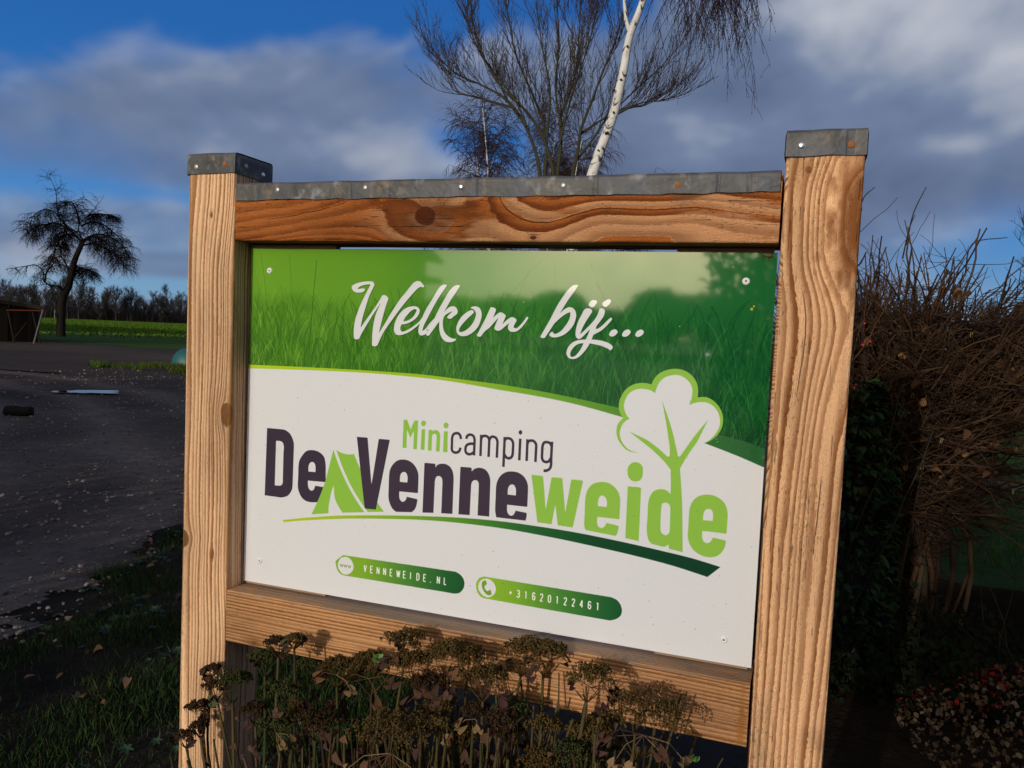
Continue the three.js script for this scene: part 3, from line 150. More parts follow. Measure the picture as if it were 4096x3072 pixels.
function panelPrint() {
  const cv = document.createElement('canvas'), S = 2048 / 1313; cv.width = 2048; cv.height = 1379;
  const x = cv.getContext('2d'); x.scale(S, S); const r = rng(5);
  const ink = (a, b, c, al = 1) => { const f = (v) => Math.round(clamp(toS(lin(v / 255) / .84), 0, 1) * 255); return `rgba(${f(a)},${f(b)},${f(c)},${al})`; };
  const WHITE = ink(209, 209, 211), DARK = ink(60, 50, 64), GREEN = ink(135, 181, 68);
  x.fillStyle = WHITE; x.fillRect(0, 0, 1313, 884);
  // meadow picture along the top
  let g = x.createLinearGradient(0, 0, 1313, 120);
  g.addColorStop(0, ink(104, 152, 44)); g.addColorStop(.3, ink(92, 142, 42)); g.addColorStop(.5, ink(62, 122, 46)); g.addColorStop(.72, ink(38, 102, 48)); g.addColorStop(1, ink(26, 92, 46));
  x.fillStyle = g; x.fillRect(0, 0, 1313, 460);
  g = x.createLinearGradient(0, 110, 0, 420); g.addColorStop(0, 'rgba(8,50,16,0)'); g.addColorStop(.55, 'rgba(8,60,20,.36)'); g.addColorStop(1, 'rgba(4,44,16,.66)');
  x.fillStyle = g; x.fillRect(0, 90, 1313, 370);
  for (let k = 0; k < 420; k++) {                                       // out-of-focus tufts
    const px = r() * 1313, py = 130 + r() * 290, rad = 8 + r() * 44, t = px / 1313, lightT = r() < .5, q = x.createRadialGradient(px, py, 0, px, py, rad);
    const c = lightT ? [mix(120, 50, t), mix(165, 120, t), mix(48, 50, t)] : [mix(52, 12, t), mix(98, 62, t), mix(30, 34, t)];
    q.addColorStop(0, ink(...c, .2)); q.addColorStop(1, ink(...c, 0)); x.fillStyle = q; x.fillRect(px - rad, py - rad, 2 * rad, 2 * rad);
  }
  x.lineCap = 'round';
  for (let k = 0; k < 5200; k++) {                                      // blades
    const d = Math.pow(r(), .55), px = -20 + r() * 1350, t = clamp(px / 1313, 0, 1), y0 = 150 + d * 290, len = (18 + r() * 62) * (1.15 - .6 * d) , lean = (r() - .5) * len * 1.2, near = d > .55, hi = r() < (near ? .46 : .3);
    const c = hi ? [mix(138, 44, t), mix(180, 116, t), mix(60, 56, t)] : [mix(46, 8, t), mix(92, 58, t), mix(28, 32, t)];
    x.strokeStyle = ink(...c, .12 + r() * (near ? .5 : .24)); x.lineWidth = near ? .5 + r() * 1.5 : 1.2 + r() * 3.4;
    x.beginPath(); x.moveTo(px, y0); x.quadraticCurveTo(px + lean * .2, y0 - len * .6, px + lean, y0 - len); x.stroke();
  }
  for (const [x0, y0, x1, y1, x2, y2, w] of [[58, 190, 48, 90, 30, 12, 1.1], [140, 210, 128, 110, 118, 15, 1.1], [185, 260, 190, 150, 200, 30, 2.4], [95, 250, 88, 180, 84, 140, 2], [250, 235, 262, 170, 300, 110, 2], [430, 180, 420, 120, 412, 90, 1], [690, 250, 740, 130, 770, 40, 1.3], [640, 230, 700, 120, 800, 20, 1.6], [1010, 260, 965, 120, 905, 12, 1.6], [1030, 300, 990, 170, 930, 70, 3.2], [845, 220, 838, 110, 830, 20, 1.1], [900, 210, 930, 130, 960, 70, 1.2], [1080, 230, 1070, 160, 1064, 90, 1.8], [1190, 210, 1165, 240, 1140, 262, 2], [560, 260, 530, 190, 505, 130, 1.2], [330, 250, 318, 190, 300, 120, 1.5]]) {
    x.strokeStyle = ink(mix(40, 10, x0 / 1313), mix(86, 62, x0 / 1313), 30, .5); x.lineWidth = w; x.beginPath(); x.moveTo(x0, y0); x.quadraticCurveTo(x1, y1, x2, y2); x.stroke();
  }
  const run = (pts, closed) => {                                        // a curve through points; the third number marks a corner
    const n = pts.length / 3, P = (k) => { k = closed ? (k + n) % n : clamp(k, 0, n - 1); return [pts[k * 3], pts[k * 3 + 1], pts[k * 3 + 2]]; };
    x.moveTo(P(0)[0], P(0)[1]);
    for (let k = 0; k < (closed ? n : n - 1); k++) {
      const p0 = P(k - 1), p1 = P(k), p2 = P(k + 1), p3 = P(k + 2);
      const t1 = p1[2] ? [0, 0] : [(p2[0] - p0[0]) / 6, (p2[1] - p0[1]) / 6], t2 = p2[2] ? [0, 0] : [(p3[0] - p1[0]) / 6, (p3[1] - p1[1]) / 6];
      x.bezierCurveTo(p1[0] + t1[0], p1[1] + t1[1], p2[0] - t2[0], p2[1] - t2[1], p2[0], p2[1]);
    }
    if (closed) x.closePath();
  };
  const area = (runs) => { x.beginPath(); const pts = []; for (const q of runs) pts.push(...q[0]); pts[0] = -2; run(pts, false); x.lineTo(1320, pts[pts.length - 2] + 3); x.lineTo(1320, 890); x.lineTo(-5, 890); x.closePath(); };
  const get = (n) => TRACE.filter((t) => t[0] === n).map((t) => t[4]);
  const noEnd = (a) => [a[0].slice(0, -3)];
  area([noEnd(get('band')[0]), get('band2')[0]]);
  g = x.createLinearGradient(0, 0, 1313, 0); g.addColorStop(0, ink(168, 196, 38)); g.addColorStop(.45, ink(142, 178, 38)); g.addColorStop(.62, ink(104, 156, 44)); g.addColorStop(.8, ink(76, 130, 46)); g.addColorStop(.9, ink(48, 104, 48)); g.addColorStop(1, ink(34, 88, 46)); x.fillStyle = g; x.fill();
  area([noEnd(get('white0')[0]), get('white1')[0]]); x.fillStyle = WHITE; x.fill();
  const grads = { swoosh: [175, 1160, [[0, 168, 186, 40], [.25, 128, 166, 42], [.45, 84, 138, 44], [.62, 38, 96, 44], [.8, 14, 66, 38], [1, 12, 58, 36]]], pill1: [270, 650, [[0, 128, 168, 46], [.25, 120, 162, 46], [.55, 74, 128, 50], [.85, 36, 90, 46], [1, 26, 78, 42]]], pill2: [680, 1040, [[0, 136, 178, 46], [.25, 118, 164, 46], [.55, 70, 128, 50], [.85, 34, 92, 48], [1, 24, 78, 42]]] };
  for (const [name, colour, kind, lw, subs] of TRACE) {
    if (/^(band|white)/.test(name)) continue;
    let style = { k: DARK, g: GREEN, w: WHITE, pg: ink(112, 148, 48) }[colour];
    if (grads[colour]) { const [a, b, st] = grads[colour]; style = x.createLinearGradient(a, 0, b, 0); for (const [p, ...c] of st) style.addColorStop(p, ink(...c)); }
    const script = colour === 'w' && !/^(crown|c1|c2)/.test(name);
    const draw = () => { x.beginPath(); for (const s of subs) run(s, kind === 'fill'); };
    if (script) { x.save(); x.translate(1.5, 1.6); draw(); x.fillStyle = ink(14, 50, 22, .5); x.fill('evenodd'); x.restore(); }
    draw();
    if (kind === 'fill') { x.fillStyle = style; x.fill('evenodd'); } else { x.strokeStyle = style; x.lineWidth = lw; x.lineCap = 'butt'; x.lineJoin = 'round'; x.stroke(); }
  }
  // small condensed capitals and figures as pen strokes in a box 0.5 wide, 1 high
  const FONT = { V: 'M0 0L.25 1L.5 0', E: 'M.5 0L0 0L0 1L.5 1M0 .48L.42 .48', N: 'M0 1L0 0L.5 1L.5 0', W: 'M0 0L.18 1L.36 .1L.54 1L.72 0', I: 'M.1 0L.1 1', D: 'M0 0L.22 0L.42 .08L.5 .24L.5 .76L.42 .92L.22 1L0 1L0 0', '.': 'M.02 .93L.02 1.06', L: 'M0 0L0 1L.45 1', '+': 'M-.02 .5L.5 .5M.24 .26L.24 .74', 3: 'M.02 .18L.1 .03L.25 0L.42 .05L.48 .2L.44 .4L.22 .47L.46 .56L.5 .78L.42 .95L.25 1L.08 .96L.01 .8', 1: 'M.05 .14L.25 .02L.25 1', 6: 'M.47 .2L.4 .04L.25 0L.08 .06L.02 .24L.02 .78L.1 .95L.25 1L.42 .95L.49 .78L.48 .58L.4 .46L.25 .44L.06 .52', 2: 'M.02 .22L.08 .05L.25 0L.43 .05L.48 .22L.42 .42L.02 1L.5 1', 0: 'M.25 0L.08 .06L.02 .22L.02 .78L.08 .94L.25 1L.42 .94L.48 .78L.48 .22L.42 .06L.25 0', 4: 'M.36 1L.36 0L0 .72L.54 .72' };
  const line = (text, x0, x1, y0, h) => {
    x.strokeStyle = ink(226, 226, 214); x.lineWidth = h * .155; x.lineCap = 'butt'; x.lineJoin = 'bevel'; const step = (x1 - x0) / (text.length - 1 + .35);
    [...text].forEach((c, k) => { x.beginPath(); const ox = x0 + k * step, sx = h * .72; for (const m of FONT[c].match(/[ML][^ML]+/g)) { const [a, b] = m.slice(1).split(' ').map(Number); m[0] === 'M' ? x.moveTo(ox + a * sx, y0 + b * h) : x.lineTo(ox + a * sx, y0 + b * h); } x.stroke(); });
  };
  line('VENNEWEIDE.NL', 365.5, 594, 791.6, 17); line('+31620122461', 757, 975, 794.4, 17);
  x.strokeStyle = ink(110, 128, 60); x.lineWidth = 1.5; for (let k = 0; k < 3; k++) { x.beginPath(); const ox = 296 + k * 11.2; x.moveTo(ox, 798); x.lineTo(ox + 2.4, 805); x.lineTo(ox + 4.6, 799); x.lineTo(ox + 6.8, 805); x.lineTo(ox + 9.2, 798); x.stroke(); }
  x.fillStyle = 'rgba(60,56,50,.5)'; for (let k = 0; k < 420; k++) { x.beginPath(); x.arc(r() * 1313, 300 + r() * 584, .25 + r() * r() * 1.1, 0, 7); x.fill(); }      // specks of dirt
  x.fillStyle = ink(190, 170, 60, .9); for (const [a, b, q] of [[1268, 118, 3], [1272, 112, 2], [1120, 160, 1.4], [760, 118, 1.6], [1225, 30, 1.5]]) { x.beginPath(); x.arc(a, b, q, 0, 7); x.fill(); }
  const t = new THREE.CanvasTexture(cv); t.colorSpace = THREE.SRGBColorSpace; t.anisotropy = 8; return t;
}

// ---------------------------------------------------------------- timber
// A bar of wood: rounded rectangle drawn along its length; u runs round the four faces (front first), v along the grain.
function barGeo(w, d, L, rad, segs = 2, along = 24, wob = 0) {
  const prof = []; const add = (x, z, nx, nz) => prof.push([x, z, nx, nz]);   // counter-clockwise seen from +y, starting at the front left corner
  const corner = (cx, cz, a0) => { for (let k = 0; k <= segs; k++) { const a = a0 + k / segs * Math.PI / 2; add(cx + Math.cos(a) * rad, cz + Math.sin(a) * rad, Math.cos(a), Math.sin(a)); } };
  const hx = w / 2 - rad, hz = d / 2 - rad;
  add(-hx, d / 2, 0, 1); for (let k = 1; k < 6; k++) add(-hx + 2 * hx * k / 6, d / 2, 0, 1);
  const cw = (cx, cz, a0) => { for (let k = 0; k <= segs; k++) { const a = a0 - k / segs * Math.PI / 2; add(cx + Math.cos(a) * rad, cz + Math.sin(a) * rad, Math.cos(a), Math.sin(a)); } };
  cw(hx, hz, Math.PI / 2); cw(hx, -hz, 0); cw(-hx, -hz, -Math.PI / 2); cw(-hx, hz, -Math.PI); add(-hx, d / 2, 0, 1);
  const P = [0]; for (let k = 1; k < prof.length; k++) P.push(P[k - 1] + Math.hypot(prof[k][0] - prof[k - 1][0], prof[k][1] - prof[k - 1][1]));
  const b = new GB(), n = prof.length, tot = P[n - 1];
  for (let j = 0; j <= along; j++) for (let k = 0; k < n; k++) { const q = prof[k], y = j / along * L, o = wob ? (fbm(P[k] * 22 + 3, y * 9, 2) - .5) * wob : 0; b.v(q[0] + q[2] * o, y, q[1] + q[3] * o, q[2], 0, q[3], P[k] / tot, j / along); }
  for (let j = 0; j < along; j++) for (let k = 0; k < n - 1; k++) { const a = j * n + k, c = a + n; b.i.push(a, a + 1, c, a + 1, c + 1, c); }
  for (const y of [0, L]) { const c = b.v(0, y, 0, 0, y ? 1 : -1, 0, .1, .5); for (let k = 0; k < n; k++) b.v(prof[k][0], y, prof[k][1], 0, y ? 1 : -1, 0, .1 + prof[k][0], .5 + prof[k][1]); for (let k = 0; k < n - 1; k++) y ? b.i.push(c, c + 1 + k, c + 2 + k) : b.i.push(c, c + 2 + k, c + 1 + k); }
  return b.geo();
}
// Growth rings seen on a sawn face: stream lines that part round knots, sharp dark late wood, rubbed pale early wood, fibres, checks.
function timber({ W, L, face, seed, spacing, wave = .012, waveK = 1.2, knots = [], early, late, deep, fuzz = .5, stains = [], pale = null, cracks = [], eyes = [], bump = .0012, w = 704, h = 1408 }) {
  const col = new Uint8Array(w * h * 4), hgt = new Uint8Array(w * h * 4);
  for (let j = 0; j < h; j++) {
    const a = (j + .5) / h * L;
    for (let i = 0; i < w; i++) {
      const s = (i + .5) / w * W; let c = s + wave * (fbm(a * waveK + seed * 7.7, s * 2.2 + seed, 3) - .5) * 2;
      for (const e of eyes) { if (Math.abs(a - e.a) > e.w * 2) continue; const da = (a - e.a) + (fbm(a * 6 + seed, s * 9, 2) - .5) * .04, dy = c - e.c, hh = e.h * (1 - Math.exp(-((da / e.s) ** 2))), D = Math.sqrt(dy * dy + hh * hh), wt = Math.exp(-((da / e.w) ** 2)); c = mix(c, e.c - D * e.dir, wt); }
      let inK = 0, ring = 0, near = 0;
      for (const k of knots) {
        let dy = s - k.c; if (dy > W / 2) dy -= W; if (dy < -W / 2) dy += W; const dx = (a - k.a) * k.sq, jit = 1 + (fbm(a * 40 + seed, s * 40, 2) - .5) * .25, d = Math.hypot(dx, dy) * jit, R = k.r;
        if (d < R) { inK = Math.max(inK, 1 - sstep(R * .82, R, d)); ring = d / (R * .17); }
        const f = R * R * k.pow / Math.max(d * d, R * R); c -= dy * f * (k.sgn ?? 1); near = Math.max(near, Math.exp(-(((d - R) / (R * 1.1)) ** 2)) * (d > R * .8 ? 1 : 0) * (k.dark ?? .5));
      }
      const p = c / spacing + (vn(c / spacing * .4 + seed * 9, a * .5) - .5) * 2.3 + (fbm(a * 5 + seed * 3, s * 90, 2) - .5) * .34, id = Math.floor(p), t = p - id, hv = hash2(id & 255, seed * 31);
      const jag = (vn(a * 160, s * 700 + seed) - .5) * .12;
      let lw = sstep(.2, .85, t + jag) * (1 - sstep(.93, 1, t + jag)) * (.45 + .55 * hv);
      const fib = vn(a * 26 + seed, s * 1300) * .6 + vn(a * 90, s * 2300 + seed) * .4 - .5, blot = fbm(a * 3.2 + seed * 5, s * 11 + seed, 3) - .5;
      const crk = (sstep(.83, .87, vn(a * 5 + seed * 2, s * 330) * .7 + vn(a * 40, s * 500 + seed) * .3) + .7 * sstep(.8, .86, vn(a * 150 + seed, s * 620) * .8 + vn(a * 4, s * 30) * .2)) * fuzz;
      const fz = (vn(a * 420, s * 900 + seed * 9) - .5) * (1 - lw);
      let r = mix(early[0], late[0], lw), g = mix(early[1], late[1], lw), b = mix(early[2], late[2], lw);
      if (pale) { const q = sstep(.5, .58, vn(id * 3.7 + seed, a * 2.4) * .7 + fbm(a * 9, s * 40, 3) * .3 + (t - .5) * .12) * pale.amt * sstep(.42, .62, a + fbm(a * 5, s * 12, 2) * .15); r = mix(r, pale.c[0], q * (1 - lw * .6)); g = mix(g, pale.c[1], q * (1 - lw * .6)); b = mix(b, pale.c[2], q * (1 - lw * .6)); }
      near *= .8; r = mix(r, deep[0], near); g = mix(g, deep[1], near); b = mix(b, deep[2], near);
      if (inK) { const kr = .85 + .34 * Math.cos(ring * 6.28 + fbm(a * 60, s * 60, 2) * 5) - .35 * sstep(4.6, 5.6, ring) + .25 * (fbm(a * 120, s * 120, 2) - .5); r = mix(r, mix(deep[0], late[0], .45) * kr, inK); g = mix(g, mix(deep[1], late[1], .35) * kr, inK); b = mix(b, mix(deep[2], late[2], .3) * kr, inK); lw = mix(lw, .5 + .3 * Math.cos(ring * 6.28), inK); }
      for (const st of stains) { const q = st.amt * sstep(1, .25, Math.hypot((s - st.c) / st.rc, (a - st.a) / st.ra) + (fbm(a * 30 + 9, s * 60, 3) - .5) * .9); r = mix(r, st.col[0], q); g = mix(g, st.col[1], q); b = mix(b, st.col[2], q); }
      let ck = 0; for (const [cc, a0, a1] of cracks) if (a > a0 && a < a1) { const u = (a - a0) / (a1 - a0), d = Math.abs(c - cc + (vn(a * 60, cc * 90) - .5) * .0016); ck = Math.max(ck, (1 - sstep(.0002, .0003 + .001 * Math.sin(u * 3.14), d)) * sstep(.25, .5, vn(a * 14, cc * 300) + .1)); }
      const m = (1 + fib * .28 + blot * .75 + fz * .18) * (1 - crk * .55) * (1 - .75 * ck), o = (j * w + i) * 4;
      col[o] = clamp(toS(clamp(r * m, 0, 1)) * 255, 0, 255); col[o + 1] = clamp(toS(clamp(g * m, 0, 1)) * 255, 0, 255); col[o + 2] = clamp(toS(clamp(b * m, 0, 1)) * 255, 0, 255); col[o + 3] = 255;
      const hh = .62 - lw * .42 + fib * .16 + fz * fuzz * .5 - crk * .4 - ck * .6; hgt[o] = hgt[o + 1] = hgt[o + 2] = clamp(hh, 0, 1) * 255; hgt[o + 3] = 255;
    }
  }
  const T = (d, sr) => { const t = new THREE.DataTexture(d, w, h, THREE.RGBAFormat); t.magFilter = t.minFilter = THREE.LinearFilter; t.wrapS = t.wrapT = THREE.RepeatWrapping; if (sr) t.colorSpace = THREE.SRGBColorSpace; t.needsUpdate = true; return t; };
  return new THREE.MeshPhysicalMaterial({ map: T(col, true), bumpMap: T(hgt, false), bumpScale: bump, roughness: .85, specularIntensity: .15 });
}

// ---------------------------------------------------------------- the welcome sign
const BY = EYE + .0024;                                                  // heights below are measured from the eye
const PWID = .145, SPAN = 1.3242, XR = PWID + SPAN;
const sign = thing('welcome_sign', 'large wooden welcome sign with green and white panel between two square posts', 'sign');
const pale = [.66, .45, .29];
const leftWood = timber({ W: .57, L: 2, seed: 3, spacing: .0118, wave: .028, waveK: 1.3, cracks: [[.03, .3, .75], [.1, 1.15, 1.5], [.062, .9, 1.1], [.115, .45, .62], [.02, 1.5, 1.75]], early: [.75, .47, .275], late: [.26, .108, .036], deep: [.26, .125, .055], bump: .0026, fuzz: .55,
  knots: [{ a: 1.854, c: .068, r: .004, sq: .5, pow: .9, dark: .35 }, { a: 1.365, c: .13, r: .021, sq: .62, pow: .7, dark: .3 }, { a: 1.04, c: -.002, r: .02, sq: .8, pow: .8, dark: .25 }, { a: 1.01, c: .092, r: .0055, sq: .5, pow: .9, dark: .2 }, { a: .5, c: .35, r: .02, sq: .5, pow: .9 }],
  stains: [{ a: 1.3, c: .142, ra: .8, rc: .016, amt: .55, col: [.42, .19, .055] }, { a: .66, c: .141, ra: .1, rc: .006, amt: .9, col: [.5, .25, .05] }] });
const rightWood = timber({ W: .57, L: 2, seed: 8, spacing: .0152, wave: .014, waveK: 1.1, cracks: [[.05, .35, .8], [.09, 1.2, 1.45], [.13, .55, .72], [.028, 1.5, 1.7]], early: [.8, .455, .24], late: [.23, .074, .019], deep: [.2, .07, .022], bump: .005, fuzz: .8,
  eyes: [{ a: 1.835, c: .15, h: .1, s: .13, w: .3, dir: 1 }], knots: [{ a: 1.83, c: .148, r: .012, sq: .4, pow: .3, dark: .8 }, { a: 1.93, c: .037, r: .006, sq: .8, pow: .7, dark: .2 }, { a: .6, c: .3, r: .02, sq: .5, pow: .9 }],
  stains: [{ a: 1.835, c: .15, ra: .19, rc: .11, amt: .9, col: [.2, .066, .018] }, { a: 1.98, c: .02, ra: .2, rc: .03, amt: .45, col: [.42, .2, .085] }, { a: 1.99, c: .11, ra: .08, rc: .05, amt: .5, col: [.4, .18, .07] }, { a: .75, c: .02, ra: .25, rc: .03, amt: .35, col: [.3, .2, .1] }, { a: .62, c: .02, ra: .25, rc: .02, amt: .4, col: [.25, .19, .12] }] });
const topWood = timber({ W: .566, L: 1.3182, seed: 12, spacing: .0185, wave: .05, waveK: 2.2, cracks: [[.075, .7, 1.25], [.05, .02, .25], [.1, .1, .33], [.03, .45, .7]], early: [.34, .102, .025], late: [.1, .024, .0055], deep: [.13, .036, .014], bump: .004, fuzz: .9, pale: { amt: .72, c: [.58, .31, .155] }, eyes: [{ a: .533, c: .08, h: .07, s: .1, w: .22, dir: -1 }, { a: 1.02, c: .15, h: .09, s: .2, w: .3, dir: 1 }],
  knots: [{ a: .533, c: .078, r: .025, sq: .85, pow: .5, dark: .8 }, { a: .8, c: .128, r: .005, sq: .6, pow: .8, dark: .5 }],
  stains: [{ a: 1.13, c: .035, ra: .05, rc: .035, amt: .5, col: [.16, .085, .05] }, { a: .1, c: .07, ra: .4, rc: .09, amt: .35, col: [.33, .11, .03] }, { a: .47, c: .075, ra: .05, rc: .09, amt: .6, col: [.12, .036, .011] }, { a: .58, c: .07, ra: .04, rc: .05, amt: .4, col: [.13, .04, .012] }] });
const lowWood = timber({ W: .566, L: 1.3182, seed: 21, spacing: .0088, wave: .02, waveK: .7, cracks: [[.09, .2, .7], [.04, .6, 1.2], [.115, .8, 1.1]], early: [.55, .285, .13], late: [.21, .078, .024], deep: [.17, .07, .028], bump: .0024, fuzz: .6,
  knots: [{ a: .56, c: .124, r: .004, sq: .6, pow: .9, dark: .5 }, { a: .09, c: .125, r: .005, sq: .6, pow: .6, dark: .4 }],
  stains: [{ a: .08, c: .125, ra: .05, rc: .035, amt: .5, col: [.22, .1, .04] }, { a: .66, c: .5, ra: 1.1, rc: .12, amt: .8, col: [.25, .2, .155] }, { a: 1.1, c: .07, ra: .3, rc: .06, amt: .5, col: [.36, .17, .085] }, { a: 1.305, c: .07, ra: .012, rc: .09, amt: .85, col: [.36, .14, .03] }] });

const lead = (() => {
  const w = 1024, h = 256, f = (i, j, o) => {
    const u = i / w * 5.6, v = j / h, n = fbm(u * 6, v * 5, 4), m = fbm(u * 17 + 40, v * 14, 4), p = fbm(u * 2.1 + 9, v * 2.6 + 3, 3), k = fbm(u * 8 + 60, v * 8, 3);
    let c = mix3([.04, .038, .039], [.115, .108, .104], n);
    c = mix3(c, [.24, .255, .28], sstep(.5, .8, m) * sstep(.48, .66, p) * .85); c = mix3(c, [.24, .18, .12], sstep(.5, .75, k) * sstep(.4, .65, m) * .5); c = mix3(c, [.07, .085, .12], sstep(.55, .7, fbm(u * 3 + 80, v * 2 + 1, 3)) * .5);
    o[0] = c[0]; o[1] = c[1]; o[2] = c[2];
  };
  const map = dataTex(w, h, f), bump = dataTex(w, h, (i, j, o) => { const u = i / w * 5.6, v = j / h; o[0] = o[1] = o[2] = clamp(fbm(u * 5, v * 4, 3) * .7 + fbm(u * 30, v * 30, 2) * .2 - sstep(.02, 0, Math.abs(fbm(u * 1.9 + 3, v * .4, 2) - .5)) * .3 + .1, 0, 1); }, false);
  return new THREE.MeshPhysicalMaterial({ map, bumpMap: bump, bumpScale: .004, roughness: .5, specularIntensity: .55 });
})();
const nailGrey = new THREE.MeshStandardMaterial({ color: RGB(.42, .4, .36), metalness: .6, roughness: .45 }), nailBright = new THREE.MeshStandardMaterial({ color: RGB(.8, .8, .8), metalness: .9, roughness: .25 }), nailRust = new THREE.MeshStandardMaterial({ color: RGB(.3, .11, .03), roughness: .9 });
function nailGeo(r, hgt) { const g = new THREE.LatheGeometry([[0, hgt], [r * .35, hgt * .96], [r * .7, hgt * .75], [r * .95, hgt * .3], [r, 0], [r * .96, -.0006]].map((q) => new THREE.Vector2(...q)), 14); return g; }
const bigNail = nailGeo(.0068, .0026), capNail = nailGeo(.0072, .0028);
function nail(parent, g, m, x, y, z, side = 0) { const n = mesh('nail', g, m, parent); n.position.set(x, y, z); if (side) n.rotation.z = -Math.PI / 2 * side; else n.rotation.x = Math.PI / 2; return n; }
// A folded sheet lying over a bar: front lip, top and back lip with dents and an uneven lower hem; w along x, d along z.
function sheetGeo(w, d, hgt, nx, seed, closedEnds) {
  const b = new GB(), rad = .005, prof = [];                              // profile round the front, over the top and down the back: [z, y, nz, ny]
  const N1 = 8; for (let k = 0; k <= N1; k++) prof.push([d / 2, -hgt + (hgt - rad) * k / N1, 1, 0]);
  for (let k = 1; k <= 3; k++) { const a = k / 3 * Math.PI / 2; prof.push([d / 2 - rad + Math.cos(a) * rad, -rad + Math.sin(a) * rad, Math.cos(a), Math.sin(a)]); }
  for (let k = 1; k <= 6; k++) prof.push([d / 2 - rad - (d - 2 * rad) * k / 6, 0, 0, 1]);
  for (let k = 1; k <= 3; k++) { const a = Math.PI / 2 + k / 3 * Math.PI / 2; prof.push([-d / 2 + rad + Math.cos(a) * rad, -rad + Math.sin(a) * rad, Math.cos(a), Math.sin(a)]); }
  for (let k = 1; k <= N1; k++) prof.push([-d / 2, -rad - (hgt - rad) * k / N1, -1, 0]);
  let per = [0]; for (let k = 1; k < prof.length; k++) per.push(per[k - 1] + Math.hypot(prof[k][0] - prof[k - 1][0], prof[k][1] - prof[k - 1][1]));
  for (let i = 0; i <= nx; i++) for (let k = 0; k < prof.length; k++) {
    const q = prof[k], x = -w / 2 + w * i / nx, hem = (k === 0 || k === prof.length - 1) ? (fbm(x * 22 + seed, k, 3) - .5) * .006 : 0, dent = .0003 + fbm(x * 17 + seed * 3, per[k] * 22, 3) * .0036;
    b.v(x, q[1] + q[3] * dent + hem, q[0] + q[2] * dent, 0, q[3], q[2], (x + w / 2) / 1.4 + seed * .13, per[k] / .25);
  }
  const n = prof.length; for (let i = 0; i < nx; i++) for (let k = 0; k < n - 1; k++) { const a = i * n + k, c = a + n; b.i.push(a, c, a + 1, a + 1, c, c + 1); }
  if (closedEnds) for (const e of [-1, 1]) for (let i = 0; i < 12; i++) for (let j = 0; j < 5; j++) {
    const P = (ii, jj) => { const z = -d / 2 + d * ii / 12, y = -hgt + hgt * jj / 5 * .985 + (jj === 0 ? (fbm(z * 30 + seed * 5, e * 3, 2) - .5) * .006 : 0); return V(e * (w / 2 + .0004 + fbm(z * 26 + seed, y * 26 + e, 3) * .0022 - (jj === 5 ? .0022 : 0)), y, z); };
    const A = P(i, j), B = P(i + 1, j), C = P(i + 1, j + 1), D = P(i, j + 1), o = b.p.length / 3; for (const q of [A, B, C, D]) b.v(q.x, q.y, q.z, e, 0, 0, q.z / 1.4 + .3, q.y / .25); e > 0 ? b.i.push(o, o + 2, o + 1, o, o + 3, o + 2) : b.i.push(o, o + 1, o + 2, o, o + 2, o + 3);
  }
  const g = b.geo(); g.computeVertexNormals(); return g;
}
function post(x, mat, top, capH, seed, label, front, sideNails) {
  const p = mesh('post', barGeo(PWID, PWID, top + .12, .006, 3, 40, .0012), mat, sign); p.position.set(x + PWID / 2, -.12, -PWID / 2); if (label) p.userData.label = label;
  const c = mesh('lead_cap', sheetGeo(PWID + .004, PWID + .004, capH, 26, seed, true), lead, p); c.position.set(0, top + .12 + .0022, 0);
  for (const [nx, ny, m] of front) nail(p, capNail, m, nx - PWID / 2, top + .12 - ny, PWID / 2 + .0038);
  for (const [nz, ny, m, e] of sideNails) nail(p, capNail, m, e * (PWID / 2 + .0036), top + .12 - ny, nz, e);
  return p;
}
post(0, leftWood, BY + .4165, .0505, 2, 'square post with straight pale grain', [[.026, .03, nailGrey], [.115, .025, nailRust]], [[.035, .024, nailGrey, 1], [-.035, .032, nailBright, 1]]);
post(XR, rightWood, BY + .4165, .0495, 7, 'square post with curved orange grain round a dark knot', [[.027, .027, nailBright], [.118, .028, nailRust]], [[.03, .03, nailGrey, -1]]);
function rail(name, y0, y1, mat, z = 0) { const h = y1 - y0; const g = barGeo(h, PWID - .004, 1.3182, .005, 3, 40, .0012); g.rotateZ(-Math.PI / 2); const r = mesh(name, g, mat, sign); r.position.set(PWID + .0015, (y0 + y1) / 2, z - PWID / 2); return r; }
const topRail = rail('top_rail', BY + .1995, BY + .339, topWood), lowRail = rail('bottom_rail', BY - .843, BY - .7054, lowWood, .0005);
const flash = mesh('lead_flashing', sheetGeo(1.312, PWID + .001, .041, 150, 4, true), lead, topRail); flash.position.set(.659, (.339 - .1995) / 2 + .0022, 0);
for (const [x, dy, m] of [[.148, .017, nailGrey], [.395, .016, nailGrey], [.642, .019, nailBright], [.885, .02, nailGrey], [1.132, .024, nailRust]]) nail(topRail, bigNail, m, x - .02, (.339 - .1995) / 2 + .0022 - dy, PWID / 2 + .0024);
